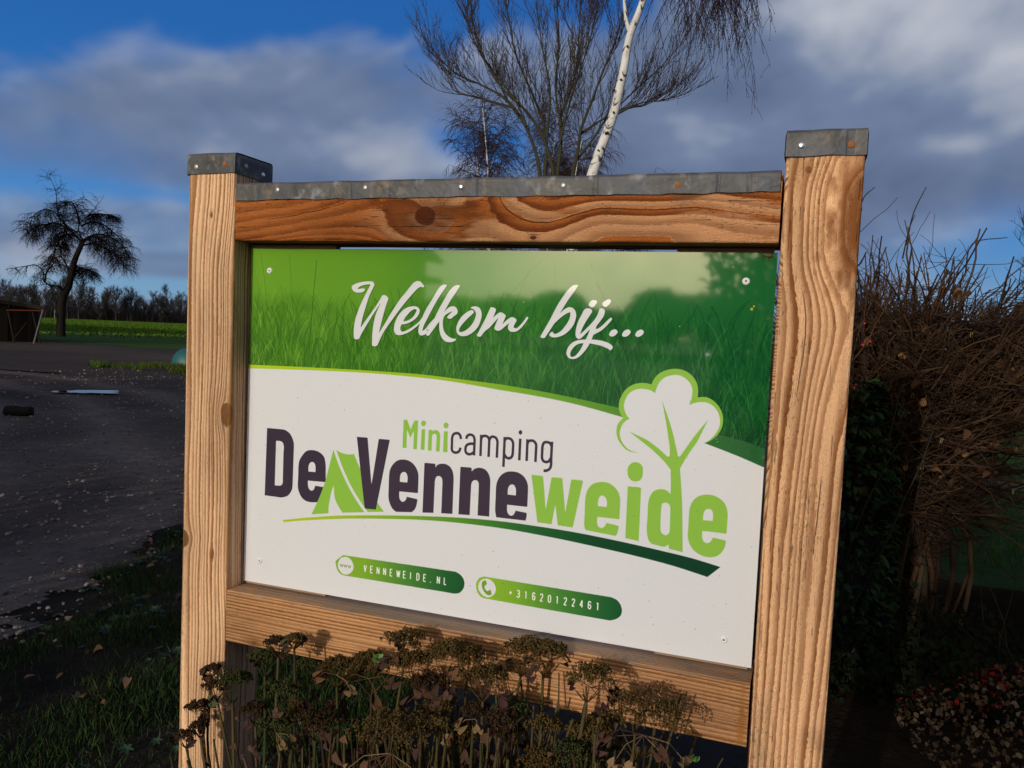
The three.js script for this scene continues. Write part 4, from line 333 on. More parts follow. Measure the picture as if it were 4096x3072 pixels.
// the panel: a 3 mm sheet, screwed to two boards behind it
const PX0 = .149, PX1 = 1.462, PY0 = BY - .697, PY1 = BY + .187, PZ = -.065;
const drops = dataTex(1024, 1024, (() => { const f = new Float32Array(1024 * 1024), r = rng(9); for (let k = 0; k < 15000; k++) { const cx = r() * 1024 | 0, cy = r() * 1024 | 0, q = .8 + r() * r() * 2.6, hgt = .3 + .7 * r(); for (let y = -4; y <= 4; y++) for (let x = -4; x <= 4; x++) { const d2 = (x * x + y * y) / (q * q); if (d2 < 1) { const o = ((cy + y) & 1023) * 1024 + ((cx + x) & 1023); f[o] = Math.max(f[o], Math.sqrt(1 - d2) * hgt); } } } return (i, j, o) => { o[0] = o[1] = o[2] = f[j * 1024 + i] * sstep(720, 560, j); }; })(), false);
drops.wrapS = drops.wrapT = THREE.ClampToEdgeWrapping;
const panelMat = new THREE.MeshPhysicalMaterial({ map: panelPrint(), roughness: .05, clearcoat: 1, clearcoatRoughness: .035, bumpMap: drops, bumpScale: .00028 });
const panelGeo = new THREE.BoxGeometry(PX1 - PX0, PY1 - PY0, .003); panelGeo.translate((PX0 + PX1) / 2, (PY0 + PY1) / 2, PZ - .0015);
const edgeMat = new THREE.MeshStandardMaterial({ color: RGB(.55, .55, .55), roughness: .6 });
const panel = mesh('sign_panel', panelGeo, [edgeMat, edgeMat, edgeMat, edgeMat, panelMat, edgeMat], sign); panel.userData.label = 'glossy printed panel with white lettering on green meadow and a camping logo';
const white = new THREE.MeshStandardMaterial({ color: RGB(.8, .79, .76), roughness: .4 }), hexDark = new THREE.MeshStandardMaterial({ color: RGB(.06, .06, .06), roughness: .7 });
const screwGeo = new THREE.LatheGeometry([[.0021, .0016], [.0024, .0031], [.0045, .0034], [.0066, .0026], [.0078, .001], [.008, 0]].map((q) => new THREE.Vector2(...q)), 20), socketGeo = new THREE.CylinderGeometry(.0022, .0022, .0008, 6);
for (const [x, y] of [[.208, .13], [1.402, .127], [.2, -.636], [1.402, -.645]]) { const s = mesh('screw', screwGeo, white, panel); s.position.set(x, BY + y, PZ); s.rotation.x = Math.PI / 2; const h = mesh('hex_socket', socketGeo, hexDark, panel); h.position.set(x, BY + y, PZ + .0014); h.rotation.x = Math.PI / 2; }
const darkWood = new THREE.MeshStandardMaterial({ color: RGB(.3, .2, .12), roughness: .9 });
mesh('backing_board', boxGeo(.255, .9, .022, PX0 + .125, BY - .2535, PZ - .0152), darkWood, sign); mesh('backing_board', boxGeo(.2, .9, .022, PX1 - .108, BY - .2535, PZ - .0152), darkWood, sign);

// ---------------------------------------------------------------- ground
const grit = dataTex(512, 512, (i, j, o) => { const T = (f, q) => { const a = i / 512 * f, b = j / 512 * f, u = i / 512, v = j / 512; return mix(mix(fbm(a + q, b, 4), fbm(a - f + q, b, 4), u), mix(fbm(a + q, b - f, 4), fbm(a - f + q, b - f, 4), u), v); }; const n = T(9, 3), m = T(40, 60), g = mix(.55, 1.45, n) * mix(.7, 1.3, m); o[0] = o[1] = o[2] = clamp(g * .5, 0, 1); }, false);
grit.colorSpace = THREE.NoColorSpace;
const gritTex = (rep) => { const t = grit.clone(); t.repeat.set(rep, rep); t.needsUpdate = true; return t; };
function soil(color, rough = .95, bump = .02, spec = .3) { return new THREE.MeshPhysicalMaterial({ color, vertexColors: true, roughness: rough, map: gritTex(1), bumpMap: gritTex(1), bumpScale: bump, specularIntensity: spec }); }
// a sheet over a polygon [x, z], gridded, with patches of tone and slight relief
function sheet(poly, step, y, tone, relief = 0, uvm = 1.5, jag = 0) {
  const xs = poly.map((p) => p[0]), zs = poly.map((p) => p[1]), x0 = Math.min(...xs), x1 = Math.max(...xs), z0 = Math.min(...zs), z1 = Math.max(...zs), b = new GB(), nx = Math.ceil((x1 - x0) / step), nz = Math.ceil((z1 - z0) / step), id = new Int32Array((nx + 1) * (nz + 1)).fill(-1);
  const inside = (x, z) => { let r = false; for (let i = 0, j = poly.length - 1; i < poly.length; j = i++) { const [xi, zi] = poly[i], [xj, zj] = poly[j]; if ((zi > z) !== (zj > z) && x < (xj - xi) * (z - zi) / (zj - zi) + xi) r = !r; } return r; };
  const at = (i, j) => { const k = j * (nx + 1) + i; if (id[k] < 0) { const x = x0 + i * step, z = z0 + j * step, h = relief ? (fbm(x * .9 + 4, z * .9, 3) - .5) * relief : 0, c = tone(x, z); b.col = c; id[k] = b.v(x, y + h, z, 0, 1, 0, x / uvm, z / uvm); } return id[k]; };
  for (let j = 0; j < nz; j++) for (let i = 0; i < nx; i++) if (inside(x0 + (i + .5) * step + jag * (fbm(i * step * 2.2, j * step * 2.2, 3) - .5) * 2, z0 + (j + .5) * step + jag * (fbm(i * step * 2.2 + 30, j * step * 2.2, 3) - .5) * 2)) { const a = at(i, j), c = at(i + 1, j), d = at(i, j + 1), e = at(i + 1, j + 1); b.i.push(a, d, c, c, d, e); }
  const g = b.geo(); if (relief) g.computeVertexNormals(); return g;
}
const big = new THREE.CircleGeometry(1400, 96); big.rotateX(-Math.PI / 2); { const p = big.attributes.position, u = big.attributes.uv, c = []; for (let k = 0; k < p.count; k++) { u.setXY(k, p.getX(k) / 2, p.getZ(k) / 2); c.push(1, 1, 1); } big.setAttribute('color', new THREE.Float32BufferAttribute(c, 3)); }
const ground = structure('ground', big, soil(RGB(.05, .044, .034))); ground.position.y = -.03;
const tFn = (a, b, k, s) => (x, z) => { const t = sstep(.3, .7, fbm(x * k + s, z * k, 4)); return mix3(a, b, t); };
// the yard of packed brown earth, the sandy track with its wheel ruts, the winter crop field, the lawn on the right
structure('yard', sheet([[-75, -21], [-75, -33.5], [-22, -31.5], [-6, -30], [4, -30], [4, -12], [-9, -14.5], [-22, -13.5], [-45, -14]], .75, 0, tFn([.085, .055, .034], [.15, .1, .062], .12, 3), .06, 2.3), soil(RGB(1, 1, 1), .95, .03));
const rut = (x, z) => { const r = Math.hypot(x + 19, z - 7) + (fbm(x * .25, z * .25, 2) - .5) * 1.6; let q = -1; for (const c of [13.2, 14.9, 16.6, 18.4, 20.2]) q = Math.max(q, 2 * Math.exp(-(((r - c) / .33) ** 2)) - 1); return q; };
structure('dirt_track', sheet([[-45, -13.9], [-22, -13.4], [-9, -14.4], [4, -11.9], [4, -9], [-1.2, -5.2], [-2.62, -3.0], [-2.15, -1.75], [-1.85, -.9], [-1.9, .6], [-3, 6], [-45, 6]], .22, .004, (x, z) => { const t = sstep(.32, .68, fbm(x * .35 + 8, z * .35, 4)), r = .5 + .5 * rut(x, z), w = sstep(.52, .66, fbm(x * .5 + 40, z * .22 + 3, 3)); return mix3(mix3([.14, .1, .07], [.36, .27, .195], t * .45 + r * .55), [.07, .05, .035], w * .7 * (1 - r * .6)); }, .07, 1.1), soil(RGB(1, 1, 1), .9, .06, .15));
structure('field', sheet([[-420, -34], [-420, -300], [-40, -300], [-14, -60], [-20, -31], [-45, -32.6]], 6, .008, (x, z) => mix3([.09, .17, .012], [.13, .215, .018], sstep(.3, .7, fbm(x * .03 + 8, z * .12, 3))), 0, 3), soil(RGB(1, 1, 1), .95, .05, .1));
structure('lawn', sheet([[2.6, -4.5], [30, -2], [40, -62], [2, -62], [1.2, -14], [1.7, -5]], .8, .004, tFn([.022, .055, .012], [.04, .085, .016], .3, 21), 0, 1.2), soil(RGB(1, 1, 1), .95, .04, .1));
structure('flower_bed', sheet([[-.25, .9], [-.1, -.9], [1.4, -1.2], [1.8, -5], [3.6, -4.6], [5.5, -1.8], [3, .4], [1.6, .7]], .09, .006, tFn([.025, .015, .009], [.055, .034, .018], 2.2, 5), .05, .6), soil(RGB(1, 1, 1), 1, .03, 0));
const puddle = single('puddle', (() => { const s = new THREE.Shape(), n = 40; for (let k = 0; k < n; k++) { const a = k / n * Math.PI * 2, r = 1 + (fbm(Math.cos(a) * 1.4 + 5, Math.sin(a) * 1.4, 3) - .5) * 1.2; const x = Math.cos(a) * .52 * r, y = Math.sin(a) * .36 * r; k ? s.lineTo(x, y) : s.moveTo(x, y); } s.closePath(); const g = new THREE.ShapeGeometry(s); g.rotateX(-Math.PI / 2); return g; })(), new THREE.MeshPhysicalMaterial({ color: RGB(.012, .012, .012), roughness: .03, specularIntensity: 1, ior: 1.33 }), 'shallow puddle reflecting the sky on the dirt track', 'puddle');
puddle.position.copy(atG(190 * 1.8517, 846 * 1.8517, .045)); puddle.position.y = .045; puddle.rotation.y = .75;

// ---------------------------------------------------------------- bare trees
const barkMat = (c, rough = .9) => new THREE.MeshPhysicalMaterial({ color: c, roughness: rough, specularIntensity: .2 });
function wander(p, d, len, n, rnd, { up = 0, wob = .15 }) {              // a crooked line of n steps
  const pts = [p.clone()], dir = d.clone().normalize(), s = len / n; let q = p.clone();
  for (let k = 0; k < n; k++) { dir.x += (rnd() - .5) * wob; dir.y += (rnd() - .5) * wob + up / n; dir.z += (rnd() - .5) * wob; dir.normalize(); q = q.clone().addScaledVector(dir, s); pts.push(q); }
  return pts;
}
// smooth curve through guide points
function curve(pts, n) { return new THREE.CatmullRomCurve3(pts).getPoints(n); }
// twigs(gb, line, radius) sprays shoots of shrinking order off a limb
function twigs(gb, pts, r0, o, rnd, level = 0) {
  const L = o.levels[level]; if (!L) return;
  const n = Math.max(1, Math.round(L.n * (.7 + rnd() * .6)));
  for (let k = 0; k < n; k++) {
    const t = L.from + (1 - L.from) * (k + rnd()) / n, f = t * (pts.length - 1), i = Math.min(pts.length - 2, Math.floor(f)), p = pts[i].clone().lerp(pts[i + 1], f - i), T = pts[i + 1].clone().sub(pts[i]).normalize();
    const a = rnd() * Math.PI * 2, side = V(Math.cos(a), 0, Math.sin(a)); side.addScaledVector(T, -side.dot(T)); if (side.lengthSq() < .01) side.set(0, 0, 1); side.normalize();
    const sp = L.spread * (.6 + .8 * rnd()), d = T.clone().multiplyScalar(Math.cos(sp)).addScaledVector(side, Math.sin(sp)); if (o.lift) d.y += o.lift * (level + 1) * .12;
    const len = L.len * (.45 + .8 * rnd()) * (1 - .45 * t), q = wander(p, d, len, L.seg, rnd, { up: L.up, wob: L.wob ?? .25 }), r = L.r * (.7 + .5 * rnd());
    gb.tube(q, (u) => r * (1 - .78 * u), level > 0 ? 3 : 4);
    twigs(gb, q, r, o, rnd, level + 1);
  }
}
const S4 = 1600 / 2212, z4 = (x, y, D) => atD(1600 + x * S4, y * S4, D);
// many-stemmed tree behind the rail
{
  const D = 18, root = atD(2180, 1400, D); root.y = 0; const t = thing('bare_deciduous_tree', 'tall bare many-stemmed tree with fanned olive-grey stems rising behind the top rail', 'tree', [root.x, 0, root.z]);
  const rnd = rng(41), stem = barkMat(RGB(.042, .04, .024)), twig = barkMat(RGB(.055, .042, .035)), loc = (p) => p.clone().sub(t.position);
  const fork = V(0, 1.5, 0);
  mesh('trunk', new GB().tube(curve([V(0, -.1, 0), V(.04, .8, .02), fork], 8), (u) => .34 - .06 * u, 12).geo(), stem, t);
  const S = [[[775, 975], [750, 840], [690, 690], [600, 560], [450, 470], [300, 400], [160, 250]], [[800, 975], [810, 830], [800, 700], [740, 540], [640, 300], [600, 100], [550, -120]], [[870, 975], [890, 800], [890, 640], [930, 540], [970, 400], [990, 200], [1010, -150]], [[850, 975], [825, 860], [790, 760], [720, 640], [560, 480], [470, 330], [410, 150], [380, -60]], [[955, 975], [985, 830], [1000, 720], [1060, 560], [1120, 400], [1200, 200], [1260, -60]], [[965, 900], [1060, 780], [1140, 660], [1300, 500], [1430, 380], [1570, 230]], [[885, 790], [930, 600], [1000, 380], [1070, 150], [1110, -120]], [[812, 760], [830, 500], [790, 280], [760, 60], [740, -150]], [[700, 700], [640, 560], [520, 400], [400, 200], [360, 0]], [[1180, 640], [1330, 570], [1440, 560]], [[1000, 740], [1120, 660], [1250, 600], [1340, 590]], [[890, 700], [860, 480], [880, 250], [870, 0], [880, -160]], [[640, 600], [430, 540], [300, 500], [240, 370]]];
  S.forEach((g, k) => {
    const dz = (rnd() - .5) * 2.6, low = k < 5, pts = g.map(([x, y], i) => loc(z4(x, y, D + dz * i / g.length))); if (low) pts.unshift(fork.clone().add(V((rnd() - .5) * .2, -.25, (rnd() - .5) * .2)), fork.clone().lerp(pts[0], .5).add(V((pts[0].x) * .12, 0, 0)));
    const c = curve(pts, 26), r0 = low ? .064 : .032, gb = new GB().tube(c, (u) => r0 * (1 - .86 * Math.pow(u, .8)), 7); mesh('limb', gb.geo(), stem, t);
    const tw = new GB(); twigs(tw, c, r0, { lift: 1, levels: [{ n: low ? 19 : 10, from: low ? .4 : .15, spread: .42, len: 1.7, seg: 7, up: .9, r: .0105 }, { n: 7, from: .15, spread: .55, len: .9, seg: 5, up: .5, r: .0075 }, { n: 4, from: .2, spread: .6, len: .36, seg: 3, up: .3, r: .005 }] }, rnd); mesh('twigs', tw.geo(), twig, t).userData.kind = 'stuff';
  });
}
// weeping birch with the leaning white trunk
const birchBark = (() => {
  const marks = [], r = rng(12); for (let k = 0; k < 46; k++) marks.push([r(), r(), .04 + r() * .16, .003 + r() * .007]);
  const map = dataTex(256, 1024, (i, j, o) => { const u = i / 256, v = j / 1024; let c = mix3([.5, .47, .42], [.72, .7, .66], fbm(u * 5, v * 26, 3)); let d = 0; for (const [a, b, w, h] of marks) { let du = Math.abs(u - a); du = Math.min(du, 1 - du); const q = Math.hypot(du / w, (v - b + .012 * Math.cos(du / w * 2)) / h); d = Math.max(d, sstep(1.1, .75, q)); } c = mix3(c, [.03, .025, .022], d * .95); c = mix3(c, [.32, .24, .17], sstep(.62, .75, fbm(u * 9, v * 60 + 4, 3)) * .5); o[0] = c[0]; o[1] = c[1]; o[2] = c[2]; });
  map.repeat.set(1, .22); return new THREE.MeshStandardMaterial({ map, roughness: .75 });
})();
const birchTwig = barkMat(RGB(.04, .022, .022));
{
  const D = 15, P = (x, y, d = 0) => z4(x, y, D + d), foot = P(1010, 1500); foot.y = 0; const t = thing('birch_tree', 'leaning weeping birch with white bark and dark scars behind the top rail', 'tree', [foot.x, 0, foot.z]), loc = (p) => p.clone().sub(t.position), rnd = rng(8);
  const low = loc(P(1062, 970)), fk = loc(P(1275, 185));
  const trunk = curve([V(-.55, -.1, 0), V(-.5, 1.2, 0), V(-.3, 2.8, 0).lerp(low, .35), low, loc(P(1100, 850)), loc(P(1142, 740)), loc(P(1187, 610)), loc(P(1217, 480)), loc(P(1240, 370)), loc(P(1258, 255)), fk, loc(P(1312, 90)), loc(P(1345, 0)), loc(P(1410, -200)), loc(P(1440, -420)), loc(P(1450, -700, -.3))], 60);
  mesh('trunk', new GB().tube(trunk, (u) => .108 * (1 - .6 * u) + .03 * Math.exp(-u * 18), 14).geo(), birchBark, t);
  const l2 = curve([fk, loc(P(1252, 120)), loc(P(1240, 0)), loc(P(1225, -150)), loc(P(1190, -420, .4))], 18); mesh('limb', new GB().tube(l2, (u) => .042 * (1 - .7 * u), 9).geo(), birchBark, t);
  for (const [x, y, q] of [[1143, 735, .05], [1098, 832, .032], [1180, 622, .03], [1222, 440, .026], [1258, 255, .03], [1185, 500, .03], [1120, 820, .022]]) { const knot = new GB(), c = loc(P(x, y, -.1)); for (let k = 0; k < 9; k++) { const a = rnd() * 6.28, w = q * (.4 + rnd() * .5); knot.blob(c.clone().add(V(Math.cos(a) * w * .7, Math.sin(a) * w * .5, .0)), q * (.3 + rnd() * .3), rnd); } mesh('bark_scar', knot.geo(), barkMat(RGB(.03, .025, .02)), t); }
  // arching boughs above and the long hanging whips
  const boughs = [[[1400, -180], [1560, -330], [1700, -330], [1800, -220], [1900, -60]], [[1380, -100], [1500, -200], [1640, -190], [1760, -60]], [[1430, -400], [1620, -560], [1780, -480], [1880, -260], [1950, -60]], [[1230, -120], [1120, -260], [1060, -220], [1060, -60]], [[1360, -60], [1450, -120], [1560, -80], [1620, 20]], [[1440, -500], [1600, -640], [1740, -420], [1770, -120], [1760, 60]], [[1190, -400], [1020, -480], [940, -320]], [[1420, -250], [1600, -360], [1800, -260], [1900, -40]]];
  boughs.forEach((g, k) => { const dz = (rnd() - .5) * 3, c = curve(g.map(([x, y], i) => loc(P(x, y, dz * i / g.length))), 20); mesh('bough', new GB().tube(c, (u) => .028 * (1 - .8 * u), 5).geo(), birchTwig, t);
    const tw = new GB(); const whips = k === 5 ? 34 : 17;
    for (let j = 0; j < whips; j++) { const f = .25 + .75 * Math.sqrt(rnd()), i = Math.floor(f * 19), p = c[i].clone().lerp(c[i + 1] ?? c[i], rnd()), d = V((rnd() - .5) * .9, -.25, (rnd() - .5) * .9), len = .4 + rnd() * (k === 5 ? 2.1 : 1.25), q = wander(p, d, len, 9, rnd, { up: -1.6, wob: .16 }); tw.tube(q, (u) => .0062 * (1 - .55 * u), 3);
      for (let s = 0; s < 9; s++) { const m = 2 + Math.floor(rnd() * 7), pp = q[m].clone().lerp(q[m + 1], rnd()), qq = wander(pp, V((rnd() - .5) * 1.1, -.5, (rnd() - .5) * 1.1), .1 + rnd() * .3, 3, rnd, { up: -1, wob: .25 }); tw.tube(qq, (u) => .0044 * (1 - .5 * u), 3); if (rnd() < .5) tw.blob(qq[3], .011, rnd); } }
    mesh('hanging_twigs', tw.geo(), birchTwig, t).userData.kind = 'stuff'; });
}
// the smaller birches further back
function backBirch(px, D, h, seed, label, spreadX) {
  const f = atD(px, 1400, D); const t = thing('slender_birch', label, 'tree', [f.x, 0, f.z]), rnd = rng(seed);
  for (let s = 0; s < 2; s++) { const c = wander(V((s - .5) * .5, 0, 0), V(spreadX * (.08 + s * .16), 1, (rnd() - .5) * .2), h * (1 - .12 * s), 12, rnd, { up: .05, wob: .07 }); mesh('trunk', new GB().tube(c, (u) => .105 * (1 - .85 * u), 7).geo(), birchBark, t);
    const tw = new GB(); twigs(tw, c, .1, { levels: [{ n: 44, from: .25, spread: .75, len: 2.9, seg: 6, up: -.2, r: .022 }, { n: 13, from: .15, spread: .8, len: 1.2, seg: 5, up: -.9, r: .012 }, { n: 5, from: .2, spread: .6, len: .7, seg: 3, up: -1.2, r: .009 }] }, rnd); mesh('twigs', tw.geo(), barkMat(RGB(.06, .036, .036)), t).userData.kind = 'stuff'; }
}
backBirch(2010, 33, 10.4, 5, 'slender twin-stemmed birch with purple twigs at the left of the far birches', -1);
backBirch(2150, 36, 11.2, 6, 'slender pale-stemmed birch standing behind the many-stemmed tree', .6);
backBirch(2300, 38, 9.4, 7, 'slender small birch seen between the many-stemmed tree and leaning trunk', .9);
// old drooping fruit tree by the field
{
  const D = 46, S3 = 800 / 1475, P = (x, y, d = 0) => atD(x * S3, 600 + y * S3, D + d), foot = P(452, 1345); const t = thing('weeping_fruit_tree', 'old crooked fruit tree with drooping bare twigs at the edge of the field', 'tree', [foot.x, 0, foot.z]), loc = (p) => p.clone().sub(V(foot.x, 0, foot.z)), rnd = rng(19), m = barkMat(RGB(.014, .011, .009));
  const W = (px) => px * S3 / F * D / 2;
  const trunk = curve([[450, 1375], [452, 1200], [468, 1070], [505, 1010], [528, 900], [556, 800], [598, 705], [620, 655]].map(([x, y]) => loc(P(x, y))), 24); mesh('trunk', new GB().tube(trunk, (u) => W(56 - 30 * u), 10).geo(), m, t);
  const limbs = [[[478, 1050], [430, 1005], [370, 1000], [320, 960], [318, 900], [270, 850], [170, 860], [40, 880]], [[330, 970], [345, 900], [400, 830], [420, 800]], [[515, 905], [480, 830], [450, 790], [400, 800], [350, 850]], [[598, 670], [540, 620], [490, 555], [440, 500], [390, 450], [320, 440], [250, 480], [220, 560]], [[440, 500], [420, 420], [412, 310], [360, 180]], [[600, 650], [580, 580], [590, 545], [650, 480], [700, 430], [765, 345]], [[610, 680], [680, 640], [760, 670], [830, 740], [880, 840]], [[620, 700], [700, 690], [770, 720], [870, 780], [930, 880]], [[570, 640], [500, 620], [440, 660], [410, 730], [395, 800]], [[520, 600], [420, 540], [330, 550], [250, 570], [200, 610]], [[590, 550], [560, 440], [520, 380], [460, 420]], [[650, 480], [740, 470], [820, 490]], [[600, 560], [680, 530], [780, 560], [850, 620], [920, 690]], [[545, 850], [600, 870], [650, 890]], [[620, 660], [720, 620], [830, 650], [920, 730], [950, 800]], [[490, 555], [470, 620], [450, 700]]];
  limbs.forEach((g, k) => { const dz = (rnd() - .5) * 4, c = curve(g.map(([x, y], i) => loc(P(x, y, dz * i / g.length))), 20); mesh('limb', new GB().tube(c, (u) => W(k === 4 || k === 5 ? 8 : 14) * (1 - .75 * u), 6).geo(), m, t);
    const tw = new GB(), shoot = k === 4 || k === 5; twigs(tw, c, .1, { levels: [{ n: shoot ? 7 : k < 3 ? 17 : 50, from: .08, spread: 1.3, len: shoot ? .7 : 1.05, seg: 6, up: shoot ? .2 : -.7, r: .016 }, { n: 6, from: .15, spread: .9, len: .7, seg: 5, up: shoot ? 0 : -1.0, r: .009 }, { n: 3, from: .2, spread: .8, len: .35, seg: 3, up: -.7, r: .0065 }] }, rnd); mesh('twigs', tw.geo(), m, t).userData.kind = 'stuff'; });
}
// the belt of trees at the far side of the field
{
  const kinds = [0, 1, 2, 3].map((k) => { const rnd = rng(300 + k), h = 9 + k * 1.3, tr = wander(V(0, 0, 0), V(0, 1, 0), h, 8, rnd, { wob: .08 }), tw = new GB(); twigs(tw, tr, .2, { lift: .8, levels: [{ n: 26, from: .16, spread: .75, len: 5, seg: 5, up: .5, r: .085 }, { n: 9, from: .15, spread: .7, len: 2.4, seg: 4, up: .3, r: .05 }, { n: 5, from: .1, spread: .8, len: 1.2, seg: 2, up: .1, r: .035 }] }, rnd); return [new GB().tube(tr, (u) => .26 * (1 - .85 * u), 6).geo(), tw.geo()]; });
  const mk = [barkMat(RGB(.035, .03, .028)), barkMat(RGB(.05, .043, .042)), barkMat(RGB(.4, .38, .36))], rnd = rng(3), protos = [];
  for (let k = 0; k < 64; k++) {
    const x = -70 + (k + rnd() * .9) / 64 * 920, D = 225 + rnd() * 50 - (k % 3) * 6, p = atD(x, 1255, D), q = k % 4, white = k === 31 || k === 44 || k === 20;
    const t = thing('distant_bare_tree', white ? 'pale-trunked bare birch in the distant belt beyond the green field' : 'dark bare leafless tree in the distant belt beyond the green field', 'tree', [p.x, 0, p.z], rnd() * 6, 'trees in the far belt'); mesh('trunk', kinds[q][0], white ? mk[2] : mk[0], t); mesh('crown', kinds[q][1], mk[1], t); t.scale.setScalar(.42 + rnd() * .32);
  }
  const b = new GB(); for (let k = 0; k < 5200; k++) { const x = -120 + rnd() * 1000, D = 232 + rnd() * 40, p = atD(x, 1255, D); p.y = 0; b.tube(wander(p, V((rnd() - .5) * .7, 1, (rnd() - .5) * .7), 1.6 + rnd() * 3.4, 3, rnd, { wob: .4 }), (u) => .07 * (1 - .7 * u), 3); }
  tag(mesh('undergrowth', b.geo(), barkMat(RGB(.03, .025, .021))), 'dark leafless undergrowth at the foot of the distant tree belt', 'undergrowth', null, 'stuff');
}
// bare trees far off on the right
function farTree(px, py, D, h, seed, label) { const p = atD(px, py, D), t = thing('roadside_tree', label, 'tree', [p.x, 0, p.z]), rnd = rng(seed), tr = wander(V(0, 0, 0), V(0, 1, 0), h, 10, rnd, { wob: .1 }); mesh('trunk', new GB().tube(tr, (u) => .22 * (1 - .85 * u), 7).geo(), barkMat(RGB(.04, .035, .03)), t); const tw = new GB(); twigs(tw, tr, .2, { lift: 1, levels: [{ n: 26, from: .25, spread: .7, len: h * .42, seg: 6, up: .4, r: .05 }, { n: 8, from: .15, spread: .7, len: h * .2, seg: 4, up: .2, r: .026 }, { n: 5, from: .1, spread: .8, len: h * .09, seg: 3, up: .1, r: .017 }] }, rnd); mesh('crown', tw.geo(), barkMat(RGB(.05, .042, .04)), t); }
farTree(4150, 1300, 60, 8.6, 71, 'bare tree standing past the cut hedge at the end of the lawn');
farTree(3960, 1360, 110, 6.5, 72, 'small bare tree far behind the cut hazel hedge');
farTree(3760, 1360, 120, 6.0, 73, 'low bare tree seen through gaps in the hazel hedge');

